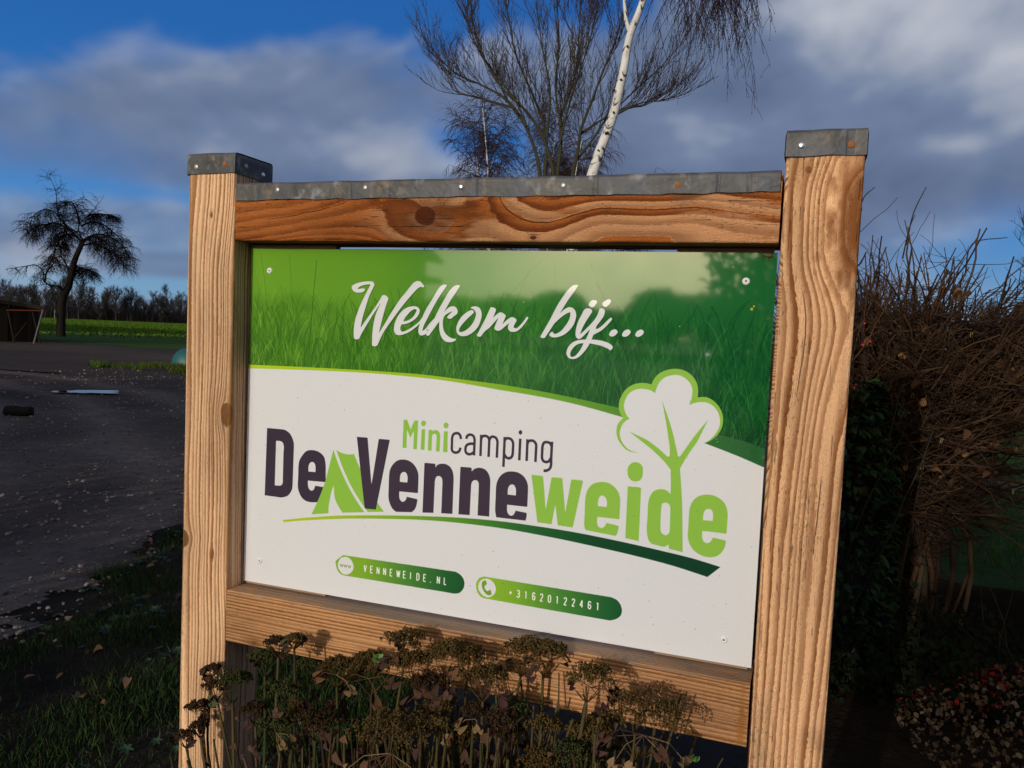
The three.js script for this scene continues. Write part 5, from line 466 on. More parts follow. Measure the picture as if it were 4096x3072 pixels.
// ---------------------------------------------------------------- cut hazel hedge with holly on the right
const CAT = new THREE.MeshStandardMaterial({ color: RGB(.26, .2, .08), roughness: .9 });
const deadLeaf = [RGB(.13, .06, .028), RGB(.2, .095, .04), RGB(.085, .042, .022)].map((c) => new THREE.MeshPhysicalMaterial({ color: c, roughness: .85, side: THREE.DoubleSide, specularIntensity: .3 }));
{
  const f = atD(3640, 1700, 4.7), t = thing('hazel_hedge', 'hard-cut leafless hazel hedge with catkins and brown dead leaves beside the right post', 'hedge', [f.x, 0, f.z]), rnd = rng(61);
  const bark = [barkMat(RGB(.06, .031, .017)), barkMat(RGB(.038, .021, .013)), barkMat(RGB(.09, .05, .026)), barkMat(RGB(.05, .037, .02))], cut = barkMat(RGB(.5, .36, .2)), C = V(0, 1.42, 0);
  const inHull = (p) => Math.hypot((p.x + .05) / .72, (p.z) / .72, (p.y - 1.38) / .84) < 1;
  const thin = [new GB(), new GB(), new GB()];
  for (let k = 0; k < 46; k++) {                                        // main rods, each cut off at the top
    const a = rnd() * 6.28, r = rnd() * .34, tx = (rnd() - .52) * 1.25, tz = (rnd() - .5) * 1.2, topY = 1.6 + rnd() * .2 + (rnd() < .1 ? .16 : 0) - .34 * Math.abs(tx + .15) - .1 * tx, c = curve([V(Math.cos(a) * r - .05, -.02, Math.sin(a) * r), V(Math.cos(a) * r * 1.2 + tx * .22, .6, Math.sin(a) * r + tz * .2), V(tx * .65 + (rnd() - .5) * .15, 1.25, tz * .65 + (rnd() - .5) * .15), V(tx + (rnd() - .5) * .2, topY, tz)], 12), R = .007 + rnd() * .013, gb = new GB().tube(c, (u) => R * (1 - .42 * u), 6, true); mesh('rod', gb.geo(), bark[k % 4], t);
    for (let j = 0; j < 26; j++) { const i = 5 + Math.floor(rnd() * 7), p = c[i], out = p.clone().sub(C).normalize(), d = out.multiplyScalar(.6).add(V((rnd() - .5) * 1.5, .25 + rnd() * .8, (rnd() - .5) * 1.5)), q = wander(p, d, .16 + rnd() * .42, 5, rnd, { up: .15, wob: .3 }), rr = .0022 + rnd() * .0045; const g2 = thin[Math.floor(rnd() * 3)]; g2.tube(q, (u) => rr * (1 - .45 * u), 4, true);
      for (let s = 0; s < 3; s++) { const m = 1 + Math.floor(rnd() * 4), qq = wander(q[m], V((rnd() - .5) * 2, rnd() * 1.2 - .2, (rnd() - .5) * 2), .08 + rnd() * .2, 4, rnd, { up: .2, wob: .4 }); g2.tube(qq, (u) => .0019 * (1 - .4 * u), 3); } }
  }
  for (let k = 0; k < 1500; k++) {                                       // outward shoots along the sides
    const a = rnd() * 6.28, h = k < 600 ? 1.2 + rnd() * .5 : .15 + rnd() * 1.5, w = Math.sqrt(Math.max(.04, 1 - ((h - 1.45) / .98) ** 2)), p = V(Math.cos(a) * .36 * w - .06, h, Math.sin(a) * .38 * w), d = V(Math.cos(a) * .9, k < 600 ? .4 + rnd() * .8 : (rnd() - .35) * .8, Math.sin(a) * .9), q = wander(p, d, .16 + rnd() * .34 * w, 7, rnd, { up: .15, wob: .62 }), rr = .0022 + rnd() * .0045, g2 = thin[k % 3]; g2.tube(q, (u) => rr * (1 - .45 * u), 4, true);
    for (let s = 0; s < 4; s++) { const m = 1 + Math.floor(rnd() * 5), qq = wander(q[m], V((rnd() - .5) * 2, rnd() - .4, (rnd() - .5) * 2), .06 + rnd() * .16, 4, rnd, { wob: .5 }); g2.tube(qq, (u) => .0018 * (1 - .4 * u), 3); }
  }
  thin.forEach((g, k) => { const m = mesh('twigs', g.geo(), bark[k], t); m.userData.kind = 'stuff'; });
  for (const [x, y, x2, y2] of [[3455, 790, 3500, 748], [3655, 850, 3705, 748], [3890, 975, 4030, 950], [3640, 905, 3660, 860]]) mesh('long_shoot', new GB().tube(curve([V(...atD(x - 30, y + 130, 4.7).sub(t.position).toArray()), atD(x, y, 4.7).sub(t.position), atD(x2, y2, 4.7).sub(t.position)], 8), (u) => .004 * (1 - .5 * u), 5).geo(), bark[1], t);
  for (let k = 0; k < 44; k++) { const a = rnd() * 6.28, h = .9 + rnd() * .95, p = V(Math.cos(a) * .5 * rnd() * 1.3 - .05, h, Math.abs(Math.sin(a)) * .55), g = new GB(), L = .03 + rnd() * .03; g.leaf(p, V(rnd() - .5, -.9, rnd() - .5).normalize(), V(rnd() - .5, .2, 1).normalize(), L, L * .85, .5 + rnd() * .5, .3); mesh('dead_leaf', g.geo(), deadLeaf[k % 3], t); }
  for (let k = 0; k < 26; k++) { const a = rnd() * 6.28, h = .95 + rnd() * 1, p = V((rnd() - .5) * 1.1, h, .2 + rnd() * .4), g = new GB(); for (let j = 0; j < 2; j++) { const q = wander(p.clone().add(V(j * .008, 0, 0)), V((rnd() - .5) * .5, -1, 0), .024, 4, rnd, { wob: .2 }); g.tube(q, (u) => .002 * (1 - .3 * u), 5, true); } mesh('catkin', g.geo(), CAT, t); }
}
{
  const f = atD(3370, 1900, 4.1), t = thing('holly_bush', 'dark glossy holly with red berries tucked against the cut hazel hedge', 'bush', [f.x, 0, f.z]), rnd = rng(91), gl = [RGB(.012, .03, .01), RGB(.02, .045, .014), RGB(.03, .055, .012)].map((c) => new THREE.MeshPhysicalMaterial({ color: c, roughness: .4, side: THREE.DoubleSide, specularIntensity: .5 })), gb = [new GB(), new GB(), new GB()], st = new GB();
  for (let k = 0; k < 22; k++) st.tube(wander(V((rnd() - .5) * .2, 0, (rnd() - .5) * .2), V((rnd() - .5) * .6, 1, (rnd() - .5) * .6), .7 + rnd() * .75, 8, rnd, { wob: .2 }), (u) => .008 * (1 - .7 * u), 5);
  mesh('branches', st.geo(), barkMat(RGB(.03, .03, .018)), t);
  for (let k = 0; k < 2200; k++) { const a = rnd() * 6.28, h = .04 + Math.pow(rnd(), .8) * 1.36, R = .26 * Math.sqrt(Math.max(.05, 1 - (h / 1.55) ** 3)), r = R * Math.sqrt(.3 + .7 * rnd()), p = V(Math.cos(a) * r, h, Math.sin(a) * r), L = .03 + rnd() * .025; gb[k % 3].leaf(p, V(Math.cos(a) + (rnd() - .5) * 1.4, (rnd() - .5) * 1.2, Math.sin(a) + (rnd() - .5) * 1.4).normalize(), V(rnd() - .5, 1, rnd() - .5).normalize(), L, L * .55, .3, .35); }
  gb.forEach((g, k) => { const m = mesh('leaves', g.geo(), gl[k], t); m.userData.kind = 'stuff'; });
  const bm = new THREE.MeshPhysicalMaterial({ color: RGB(.45, .012, .01), roughness: .25 }), bg = new THREE.SphereGeometry(.0052, 10, 8);
  for (const [x, y, d] of [[3459, 1294, 3.75], [3453, 1382, 3.75], [3481, 1366, 3.75], [3449, 1379, 3.76], [3418, 1550, 3.75], [3424, 1540, 3.76], [3415, 1556, 3.74], [3080, 1520, 3.9], [3082, 1340, 3.9]]) { const b = mesh('berry', bg, bm, t); b.position.copy(atD(x, y, d).sub(t.position)); }
}
{
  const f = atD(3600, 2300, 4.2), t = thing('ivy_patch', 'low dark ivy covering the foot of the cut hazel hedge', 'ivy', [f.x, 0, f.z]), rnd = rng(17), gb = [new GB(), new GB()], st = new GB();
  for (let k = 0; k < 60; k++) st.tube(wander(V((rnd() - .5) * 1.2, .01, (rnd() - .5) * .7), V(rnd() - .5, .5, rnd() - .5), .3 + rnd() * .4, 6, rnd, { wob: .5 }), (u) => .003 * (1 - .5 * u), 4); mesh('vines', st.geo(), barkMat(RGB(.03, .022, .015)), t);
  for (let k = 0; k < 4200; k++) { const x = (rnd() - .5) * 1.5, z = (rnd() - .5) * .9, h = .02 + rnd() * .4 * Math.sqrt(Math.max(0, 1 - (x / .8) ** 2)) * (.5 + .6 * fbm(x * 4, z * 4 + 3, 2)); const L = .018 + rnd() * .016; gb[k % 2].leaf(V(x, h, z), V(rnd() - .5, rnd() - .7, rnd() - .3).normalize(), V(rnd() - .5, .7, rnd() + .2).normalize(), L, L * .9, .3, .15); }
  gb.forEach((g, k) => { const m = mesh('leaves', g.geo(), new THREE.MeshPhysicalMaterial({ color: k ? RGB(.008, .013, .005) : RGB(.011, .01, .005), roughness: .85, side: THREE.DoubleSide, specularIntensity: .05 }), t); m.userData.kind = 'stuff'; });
}
// low shrub shedding red and tan leaves on the bed
{
  const rnd = rng(23), cols = [[.12, .075, .04], [.085, .05, .025], [.05, .026, .013], [.2, .014, .018], [.15, .1, .055], [.13, .009, .012], [.16, .11, .06]], N = 4200, g = new GB(); g.leaf(V(-.5, 0, 0), V(1, 0, 0), V(0, 1, 0), 1, .75, .35, .35);
  const im = new THREE.InstancedMesh(g.geo(), new THREE.MeshPhysicalMaterial({ color: 0xffffff, roughness: .85, side: THREE.DoubleSide, specularIntensity: .15 }), N), m = new THREE.Matrix4(), q = new THREE.Quaternion(), e = new THREE.Euler(); im.name = numbered('shrub_litter'); im.castShadow = im.receiveShadow = true;
  const c0 = atG(3960, 2900, .12);
  for (let k = 0; k < N; k++) { const a = rnd() * 6.28, r = Math.sqrt(rnd()) * 1.0, x = c0.x + .4 + Math.cos(a) * r * .72, z = c0.z + Math.sin(a) * r * .7 - .12, h = .03 + .3 * Math.exp(-((r / .75) ** 4)) * (.55 + .9 * fbm(x * 5 + 3, z * 5, 3)) * Math.sqrt(rnd()), s = .012 + rnd() * .015; q.setFromEuler(e.set((rnd() - .5) * 2.6, rnd() * 6.28, (rnd() - .5) * 2.6)); m.compose(V(x, h, z), q, V(s, s, s)); im.setMatrixAt(k, m); const patch = fbm(x * 6 + 11, z * 6 + 2, 2), c = patch + .22 * Math.exp(-(((x - c0.x - .45) / .28) ** 2 + ((z - c0.z - .02) / .3) ** 2)) > .66 ? (rnd() < .6 ? cols[rnd() < .5 ? 3 : 5] : cols[k % 3]) : cols[[0, 1, 2, 4, 6, 0, 1][k % 7]]; im.setColorAt(k, RGB(...c)); }
  tag(im, 'heap of curled tan and red leaves lying on the bed behind the right post', 'leaf litter', null, 'stuff'); scene.add(im);
}
// ---------------------------------------------------------------- dried hydrangea in front of the bottom rail
{
  const t = thing('hydrangea_bush', 'dried lacecap hydrangea with brown flower heads and bare stems under the bottom rail', 'shrub', [.75, 0, .12]), rnd = rng(77), O = t.position;
  const stemM = [RGB(.075, .06, .018), RGB(.05, .03, .014), RGB(.085, .06, .025), RGB(.045, .045, .014), RGB(.11, .08, .04), RGB(.035, .02, .011)].map((c) => new THREE.MeshPhysicalMaterial({ color: c, roughness: .75, specularIntensity: .3 }));
  const budM = [RGB(.078, .048, .015), RGB(.098, .062, .02), RGB(.05, .055, .018), RGB(.045, .026, .013)].map((c) => new THREE.MeshPhysicalMaterial({ color: c, roughness: .95, specularIntensity: .1 }));
  const sepM = [RGB(.085, .04, .024), RGB(.05, .026, .017), RGB(.1, .045, .04), RGB(.24, .15, .07), RGB(.13, .06, .027), RGB(.06, .07, .032), RGB(.055, .024, .024)].map((c) => new THREE.MeshPhysicalMaterial({ color: c, roughness: .75, side: THREE.DoubleSide, specularIntensity: .4 }));
  function stem(top, foot, r, m, name = 'stem') {                       // a cane with joints
    const c = curve([foot, foot.clone().lerp(top, .4).add(V((rnd() - .5) * .09, 0, (rnd() - .5) * .07)), foot.clone().lerp(top, .75).add(V((rnd() - .5) * .06, 0, (rnd() - .5) * .04)), top], 16), ph = rnd() * .3;
    return mesh(name, new GB().tube(c, (u) => r * (1 - .28 * u) * (1 + .32 * Math.exp(-(((((u * 4 + ph) % 1) - .5) * 9) ** 2))), 7, true).geo(), m, t);
  }
  // heads: x, y in the photograph, distance in front of the rail, radius, bud tone, sterile florets, their tones
  const zA = (x, y) => [600 + .5877 * x, 2300 + .5877 * y], zB = (x, y) => [1700 + .633 * x, 2350 + .633 * y];
  const heads = [[zA(425, 640), .03, .017, 3, 2, [1]], [zA(570, 745), .05, .04, 2, 2, [5, 1]], [zA(440, 770), .06, .026, 3, 0, [1]], [zA(335, 920), .07, .03, 3, 1, [1]], [zA(330, 1045), .1, .02, 3, 1, [1]], [zA(240, 1105), .12, .022, 3, 1, [6]], [zA(870, 475), .1, .026, 3, 1, [1]], [zA(985, 440), .1, .018, 0, 4, [1, 5]], [zA(780, 580), .02, .034, 2, 1, [1]], [zA(920, 810), .12, .042, 2, 4, [5, 0]], [zA(1110, 630), -.02, .034, 2, 1, [5]], [zA(1270, 680), .1, .036, 0, 5, [4, 3, 0]], [zA(1490, 690), .08, .05, 0, 5, [4, 1]], [zA(1735, 510), .09, .042, 1, 3, [1, 0]], [zA(1790, 650), .12, .04, 0, 4, [0, 1]], [zA(1640, 1130), .24, .072, 1, 7, [3, 4, 4]], [zA(860, 1040), .14, .036, 2, 3, [3, 5]], [zA(1130, 1010), .16, .036, 3, 3, [0, 4]], [zA(700, 930), .1, .026, 3, 2, [6]],
    [zB(150, 480), .1, .052, 1, 5, [0, 1]], [zB(270, 480), .1, .034, 0, 3, [4]], [zB(640, 420), .03, .044, 1, 3, [3, 1]], [zB(770, 430), .03, .04, 1, 4, [1, 6, 0]], [zB(390, 620), .12, .042, 1, 4, [2, 6, 2]], [zB(320, 800), .12, .03, 3, 2, [3]], [zB(1050, 585), .12, .042, 1, 4, [6, 2, 0]], [zB(1385, 850), .13, .072, 1, 8, [3, 3, 0, 2]], [zB(1100, 870), .03, .03, 2, 2, [5]], [zB(1090, 990), .1, .026, 2, 3, [5]], [zB(960, 1100), .16, .05, 2, 3, [4, 1]], [zB(20, 640), .12, .04, 3, 4, [1, 0]], [zB(740, 1120), .2, .04, 0, 3, [4]]];
  for (const q of heads) q[2] *= 1.22; for (let k = 11; k < 15; k++) heads[k][0][1] -= 22; for (const k of [19, 20, 23]) heads[k][0][1] -= 18;
  for (let k = 0; k < 16; k++) { const u = rnd(); heads.push([[1150 + u * 1450, 2780 + u * 90 + rnd() * 170], .02 + rnd() * .16, .026 + rnd() * .022, Math.floor(rnd() * 4), 1 + Math.floor(rnd() * 4), [[0, 1], [4, 3], [1, 6], [0, 4]][k % 4]]); }
  for (const [[px, py], dz, R, tone, nf, ft] of heads) {
    const c = atZ(px, py, dz).sub(O), g = new GB(), foot = V(c.x * .72 + (rnd() - .5) * .18, -.02, .02 + (rnd() - .5) * .16), lean = c.clone().sub(foot).normalize();
    const base = c.clone().addScaledVector(lean, -R * .95), n = Math.round(90 + R * 8500);
    for (let k = 0; k < 9; k++) { const a = k / 9 * 6.28 + rnd(), d = V(Math.cos(a) * .62, .7, Math.sin(a) * .62).multiplyScalar(R * (.6 + .4 * rnd())); g.tube([base.clone(), base.clone().addScaledVector(d, .5).add(V(0, -.002, 0)), base.clone().add(d)], (u) => .0014 * (1 - .3 * u), 4); }
    const subs = []; for (let k = 0; k < 11; k++) { const a = k * 2.4, q = Math.sqrt((k + .3) / 11) * .82; subs.push([Math.cos(a) * q * R + (rnd() - .5) * R * .15, (.42 * (1 - q * q) + (rnd() - .5) * .22) * R, Math.sin(a) * q * R, R * (.26 + rnd() * .16)]); }
    for (let k = 0; k < n; k++) { const sb = subs[k % 11], a = rnd() * 6.28, q = Math.sqrt(rnd()), p = c.clone().add(V(sb[0] + Math.cos(a) * q * sb[3], sb[1] + (.55 * (1 - q * q) + (rnd() - .5) * .5) * sb[3], sb[2] + Math.sin(a) * q * sb[3])); const s = .0014 + rnd() * .0022; g.blob(p, s, rnd); if (k % 3 === 0) g.tube([p.clone(), p.clone().add(V((rnd() - .5) * .008, -.006 - rnd() * .008, (rnd() - .5) * .008))], [.0007, .0006], 3); }
    const head = mesh('flower_head', g.geo(), budM[tone], t);
    for (let k = 0; k < nf; k++) { const a = (nf > 5 ? .25 + k / nf * 2.9 : rnd() * 6.28), fc = c.clone().add(V(Math.cos(a) * R * 1.05, -R * (.25 + rnd() * .75), Math.sin(a) * R * 1.05)), fg = new GB(), L = .011 + rnd() * .008, up = V(Math.cos(a), .3 - rnd() * 1.2, Math.sin(a) + .5).normalize(); fg.tube([c.clone().add(V(0, -R * .3, 0)), c.clone().lerp(fc, .6).add(V(0, .006, 0)), fc], [.0011, .001, .0009], 4); const s = V(0, 0, 0).crossVectors(up, V(.2, 1, .1)).normalize(), w = V(0, 0, 0).crossVectors(up, s); for (let j = 0; j < 4; j++) { const b = j * 1.571 + rnd() * .4; fg.leaf(fc, s.clone().multiplyScalar(Math.cos(b)).addScaledVector(w, Math.sin(b)).addScaledVector(up, -.15).normalize(), up, L, L * 1.05, .3 + rnd() * .9, .3 + rnd() * .4); } mesh('floret', fg.geo(), sepM[ft[k % ft.length]], head); }
    stem(base.clone().add(V(0, .002, 0)), foot, .0036 + rnd() * .0014, stemM[Math.floor(rnd() * 4)]);
  }
  for (let k = 0; k < 400; k++) { const x = -.5 + Math.pow(rnd(), .85) * 1.06, z = -.14 + rnd() * .3, h = .36 + .26 * clamp((x + .5) / 1.15, 0, 1) + rnd() * .24 - Math.max(0, z) * .4; stem(V(x + (rnd() - .5) * .26, h, z + (rnd() - .5) * .1), V(x * .85 + (rnd() - .5) * .05, -.02, z * .8), .002 + rnd() * .0026, stemM[Math.floor(rnd() * 6)], rnd() < .12 ? 'cut_stem' : 'stem'); }
  for (let k = 0; k < 70; k++) { const g = new GB(), x = -.55 + rnd() * 1.2, y = .34 + .26 * (x + .55) / 1.2 + rnd() * .24, z = -.05 + rnd() * .25, L = .014 + rnd() * .02; g.leaf(V(x, y, z), V(rnd() - .5, -.6, rnd() - .3).normalize(), V(rnd() - .5, .5, 1).normalize(), L, L * .7, .8, .4); mesh('withered_leaf', g.geo(), sepM[[0, 1, 4, 6, 3][k % 5]], t); }
  for (const [x, y, d] of [[...zA(1550, 560), .09], [...zA(1545, 590), .09], [...zB(2120 * .8, 1090), .06], [...zB(1690, 1095), .05]]) { const g = new GB(), p = atZ(x, y, d).sub(O); for (let j = 0; j < 3; j++) g.leaf(p, V(Math.cos(j * 2.1), .6, Math.sin(j * 2.1)).normalize(), V(0, 0, 1), .014, .011, .4, .3); mesh('green_shoot', g.geo(), new THREE.MeshPhysicalMaterial({ color: RGB(.1, .24, .05), roughness: .6, side: THREE.DoubleSide }), t); }
}
// ---------------------------------------------------------------- grass verge and fallen leaves
function bladeMesh(name, label, N, place, colours, seed, L0 = .05, L1 = .11, wide = 1) {
  const g = new GB(), rows = [[0, 1], [.4, .8], [.75, .5], [1, .05]]; for (const [tt, w] of rows) for (const q of [-1, 1]) g.v(q * w * .5 * .06, tt, tt * tt * .45, 0, .3, .95); for (let k = 0; k < 3; k++) g.i.push(k * 2, k * 2 + 1, k * 2 + 2, k * 2 + 1, k * 2 + 3, k * 2 + 2);
  const im = new THREE.InstancedMesh(g.geo(), new THREE.MeshPhysicalMaterial({ color: 0xffffff, roughness: .7, side: THREE.DoubleSide, specularIntensity: .1 }), N), m = new THREE.Matrix4(), q = new THREE.Quaternion(), e = new THREE.Euler(), rnd = rng(seed); im.name = numbered(name); im.castShadow = im.receiveShadow = true;
  for (let k = 0; k < N; k++) { const [x, y, z] = place(rnd), s = L0 + rnd() * (L1 - L0); q.setFromEuler(e.set((rnd() - .5) * .7, rnd() * 6.28, (rnd() - .5) * .7, 'YXZ')); m.compose(V(x, y, z), q, V(s * wide * (.8 + rnd() * .8), s, s)); im.setMatrixAt(k, m); im.setColorAt(k, RGB(...colours[Math.floor(rnd() * colours.length)])); }
  tag(im, label, 'grass', null, 'stuff'); scene.add(im); return im;
}
const edgeX = (z) => z > -.9 ? -1.87 : z > -1.75 ? mix(-1.87, -2.17, (-.9 - z) / .85) : mix(-2.17, -2.64, (-1.75 - z) / 1.25);
bladeMesh('verge_grass', 'rough dark grass on the verge between the left post and dirt track', 52000, (r) => { for (;;) { const z = -3.2 + r() * 4.4, x = -2.7 + r() * 2.75, d = x - edgeX(z) + (fbm(x * 3 + 2, z * 3, 3) - .5) * .9; if (d > 0 && r() < sstep(0, .3, d) * (.12 + .88 * sstep(.38, .6, fbm(x * 2.2 + 9, z * 2.2 + 4, 3)))) return [x, 0, z]; } }, [[.018, .045, .01], [.03, .07, .014], [.022, .05, .016], [.045, .075, .02], [.06, .06, .025]], 31, .025, .075);
{ // weeds among the grass, stones and clods on the track
  const inst = (name, label, cat, geo, mat, N, fn, seed) => { const im = new THREE.InstancedMesh(geo, mat, N), m = new THREE.Matrix4(), q = new THREE.Quaternion(), e = new THREE.Euler(), r = rng(seed); im.name = numbered(name); im.castShadow = im.receiveShadow = true; for (let k = 0; k < N; k++) { const [p, s, tilt, c] = fn(r); q.setFromEuler(e.set((r() - .5) * tilt, r() * 6.28, (r() - .5) * tilt)); m.compose(p, q, s); im.setMatrixAt(k, m); im.setColorAt(k, c); } tag(im, label, cat, null, 'stuff'); scene.add(im); };
  const wg = new GB(); for (let j = 0; j < 6; j++) { const a = j * 1.047; wg.leaf(V(Math.cos(a) * .1, .15, Math.sin(a) * .1), V(Math.cos(a), .35, Math.sin(a)).normalize(), V(0, 1, 0), .9, .5, .35, .2); }
  inst('verge_weeds', 'small broad-leaved weeds growing through the verge grass', 'weeds', wg.geo(), new THREE.MeshPhysicalMaterial({ color: 0xffffff, roughness: .6, side: THREE.DoubleSide }), 600, (r) => { for (;;) { const z = -3 + r() * 4, x = -2.6 + r() * 2.6; if (x < edgeX(z) || fbm(x * 2.6 + 3, z * 2.6, 3) < .5) continue; const s = .012 + r() * .02; return [V(x, .01 + r() * .03, z), V(s, s, s), .8, RGB(...[[.022, .05, .012], [.03, .065, .014], [.02, .04, .014]][Math.floor(r() * 3)])]; } }, 81);
  const sg = new THREE.IcosahedronGeometry(1, 0);
  inst('track_gravel', 'loose stones and clods scattered over the dirt track', 'gravel', sg, new THREE.MeshStandardMaterial({ color: 0xffffff, roughness: .95 }), 6000, (r) => { const d = Math.pow(r(), 1.6) * 16, z = 1 - d * 1.05 + (r() - .5) * 3, x = edgeX(clamp(z, -3, 1)) + .15 - r() * (1.2 + d * .9), s = (.004 + r() * r() * .018) * (1 + d * .05), g = .1 + r() * .2; return [V(x, .012 + (fbm(x * .9 + 4, z * .9, 3) - .5) * .07, z), V(s, s * .6, s * (.7 + r() * .6)), 1, RGB(g, g * .8, g * .6)]; }, 82);
}
structure('verge', sheet([[-2.8, -3.4], [0, -3.4], [0, 1.4], [-2.1, 1.4], [-1.95, -.9], [-2.3, -1.8]], .05, .012, tFn([.025, .02, .012], [.05, .036, .022], 1.8, 31), .04, .6, .3), soil(RGB(1, 1, 1), .95, .03, .1));
bladeMesh('lawn_grass', 'short green grass blades covering the lawn past the hedge', 30000, (r) => { const z = -5 - r() * r() * 26, x = 2.6 + r() * 6 + (-z - 5) * .16; return [x, 0, z]; }, [[.025, .065, .012], [.035, .085, .016], [.03, .07, .02]], 32, .05, .09);
bladeMesh('field_edge_grass', 'tufts of sunlit grass growing round the foot of the teal dome', 5200, (r) => { for (;;) { const a = r() * 6.28, q = Math.sqrt(r()), x = -16.6 + Math.cos(a) * q * 2.3, z = -17.6 + Math.sin(a) * q * 1.3; if (fbm(x * 1.6, z * 1.6 + 7, 3) > .5) return [x, 0, z]; } }, [[.06, .12, .015], [.08, .15, .02], [.05, .09, .015], [.11, .07, .03]], 33, .06, .22);
bladeMesh('field_crop', 'young green winter crop covering the sunlit far half of the field', 52000, (r) => { const D = 60 + 185 * Math.sqrt(r()), p = atD(100 + r() * 680, 1250, D); return [p.x, 0, p.z]; }, [[.07, .14, .012], [.09, .17, .018], [.06, .12, .01]], 34, .09, .16, 16);
{
  const rnd = rng(55), geos = [0, 1, 2, 3].map((k) => { const g = new GB(); g.leaf(V(-.5, 0, 0), V(1, 0, 0), V(0, 1, 0), 1, .62 + k * .08, .2 + k * .12, .2 + .1 * k); return g.geo(); }), ms = [RGB(.16, .08, .035), RGB(.24, .13, .06), RGB(.1, .05, .025), RGB(.3, .2, .11)].map((c) => new THREE.MeshPhysicalMaterial({ color: c, roughness: .8, side: THREE.DoubleSide, specularIntensity: .3 }));
  for (let k = 0; k < 150; k++) { let x, z; do { z = -3 + rnd() * 3.9; x = -2.6 + rnd() * 2.5; } while (x < edgeX(z) - .25 + rnd() * .3); const m = single('fallen_leaf', geos[k % 4], ms[(k * 7) % 4], 'curled brown fallen leaf lying in the grass of the verge', 'leaf', 'fallen leaves on the verge'); m.position.set(x, .03 + rnd() * .05, z); m.rotation.set((rnd() - .5) * 1.2, rnd() * 6.28, (rnd() - .5) * 1.2); m.scale.setScalar(.022 + rnd() * .032); }
}
// ---------------------------------------------------------------- shed, trestle, teal dome, log
{
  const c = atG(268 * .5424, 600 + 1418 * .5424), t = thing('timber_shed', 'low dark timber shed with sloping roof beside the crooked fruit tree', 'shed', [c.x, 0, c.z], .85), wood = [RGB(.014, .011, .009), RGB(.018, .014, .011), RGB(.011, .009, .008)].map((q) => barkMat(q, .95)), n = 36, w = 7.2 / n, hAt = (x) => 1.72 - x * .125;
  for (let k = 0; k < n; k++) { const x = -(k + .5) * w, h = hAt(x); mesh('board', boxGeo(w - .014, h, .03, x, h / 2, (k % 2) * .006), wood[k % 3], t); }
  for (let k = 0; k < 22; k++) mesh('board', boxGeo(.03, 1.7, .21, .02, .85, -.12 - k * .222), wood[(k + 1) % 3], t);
  const rb = new GB(), P = (x, z, d) => V(x, hAt(x) + .05 + d, z); for (const d of [0, .09]) rb.quad(P(-7.5, .3, d), P(.35, .3, d), P(.35, -5.2, d), P(-7.5, -5.2, d)); rb.quad(P(-7.5, .3, 0), P(.35, .3, 0), P(.35, .3, .09), P(-7.5, .3, .09)); rb.quad(P(.35, .3, 0), P(.35, -5.2, 0), P(.35, -5.2, .09), P(.35, .3, .09)); const roof = mesh('roof', rb.geo(), new THREE.MeshStandardMaterial({ color: RGB(.02, .018, .017), roughness: .9, side: THREE.DoubleSide }), t);
  mesh('bargeboard', boxGeo(7.9, .16, .04, 0, 0, 0).rotateZ(-Math.atan(.125)).translate(-3.58, hAt(-3.58) + .04, .33), barkMat(RGB(.03, .025, .02)), roof); mesh('back_wall', boxGeo(7.2, 1.7, .05, -3.6, .85, -4.98), wood[0], t);
  const dp = mesh('downpipe', new THREE.CylinderGeometry(.035, .035, 2.1, 8), barkMat(RGB(.06, .07, .12), .5), t); dp.position.set(-3.1, 1.05, .06); mesh('door', boxGeo(.95, 1.75, .04, -1.7, .88, .04, .006), barkMat(RGB(.024, .018, .013)), t);
}
{
  const p = atG(190 * .5424, 600 + 1425 * .5424), q = atG(225 * .5424, 600 + 1425 * .5424), t = thing('trestle_frame', 'wooden trestle with a red top bar and pale leg standing against the shed', 'trestle', [p.x, 0, p.z], .62), D = 42, u = .5424 / F * D;
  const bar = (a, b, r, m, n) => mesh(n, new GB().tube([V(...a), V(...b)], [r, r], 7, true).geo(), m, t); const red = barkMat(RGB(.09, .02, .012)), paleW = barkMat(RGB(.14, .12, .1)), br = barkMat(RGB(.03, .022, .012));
  bar([-.75, 1.55, .25], [.85, 1.6, .25], .04, red, 'top_bar'); bar([.8, 1.65, .25], [.42, 0, .3], .045, paleW, 'leg'); bar([.35, 1.5, .25], [.7, 0, .3], .03, br, 'leg'); bar([-.7, 1.5, .25], [-.4, 0, .3], .03, br, 'leg'); bar([-.5, .1, .27], [.1, 1.0, .27], .02, br, 'brace');
}
{
  const c = atG(745, 1466), t = thing('teal_dome', 'round teal plastic dome on the yard, half hidden by the left post', 'tank', [c.x + .1, 0, c.z - .1]);
  const m = new THREE.MeshPhysicalMaterial({ color: RGB(.012, .09, .085), roughness: .5 }); const pr = [[.02, .62], [.16, .61], [.31, .555], [.44, .46], [.53, .33], [.58, .18], [.6, .05], [.6, 0]].map((q) => new THREE.Vector2(...q)); mesh('dome', new THREE.LatheGeometry(pr, 32), m, t);
  const rim = mesh('rim', new THREE.TorusGeometry(.605, .022, 8, 40), m, t); rim.rotation.x = Math.PI / 2; rim.position.y = .02; const kn = mesh('lid_knob', new THREE.CylinderGeometry(.06, .08, .05, 14), m, t); kn.position.y = .635;
}
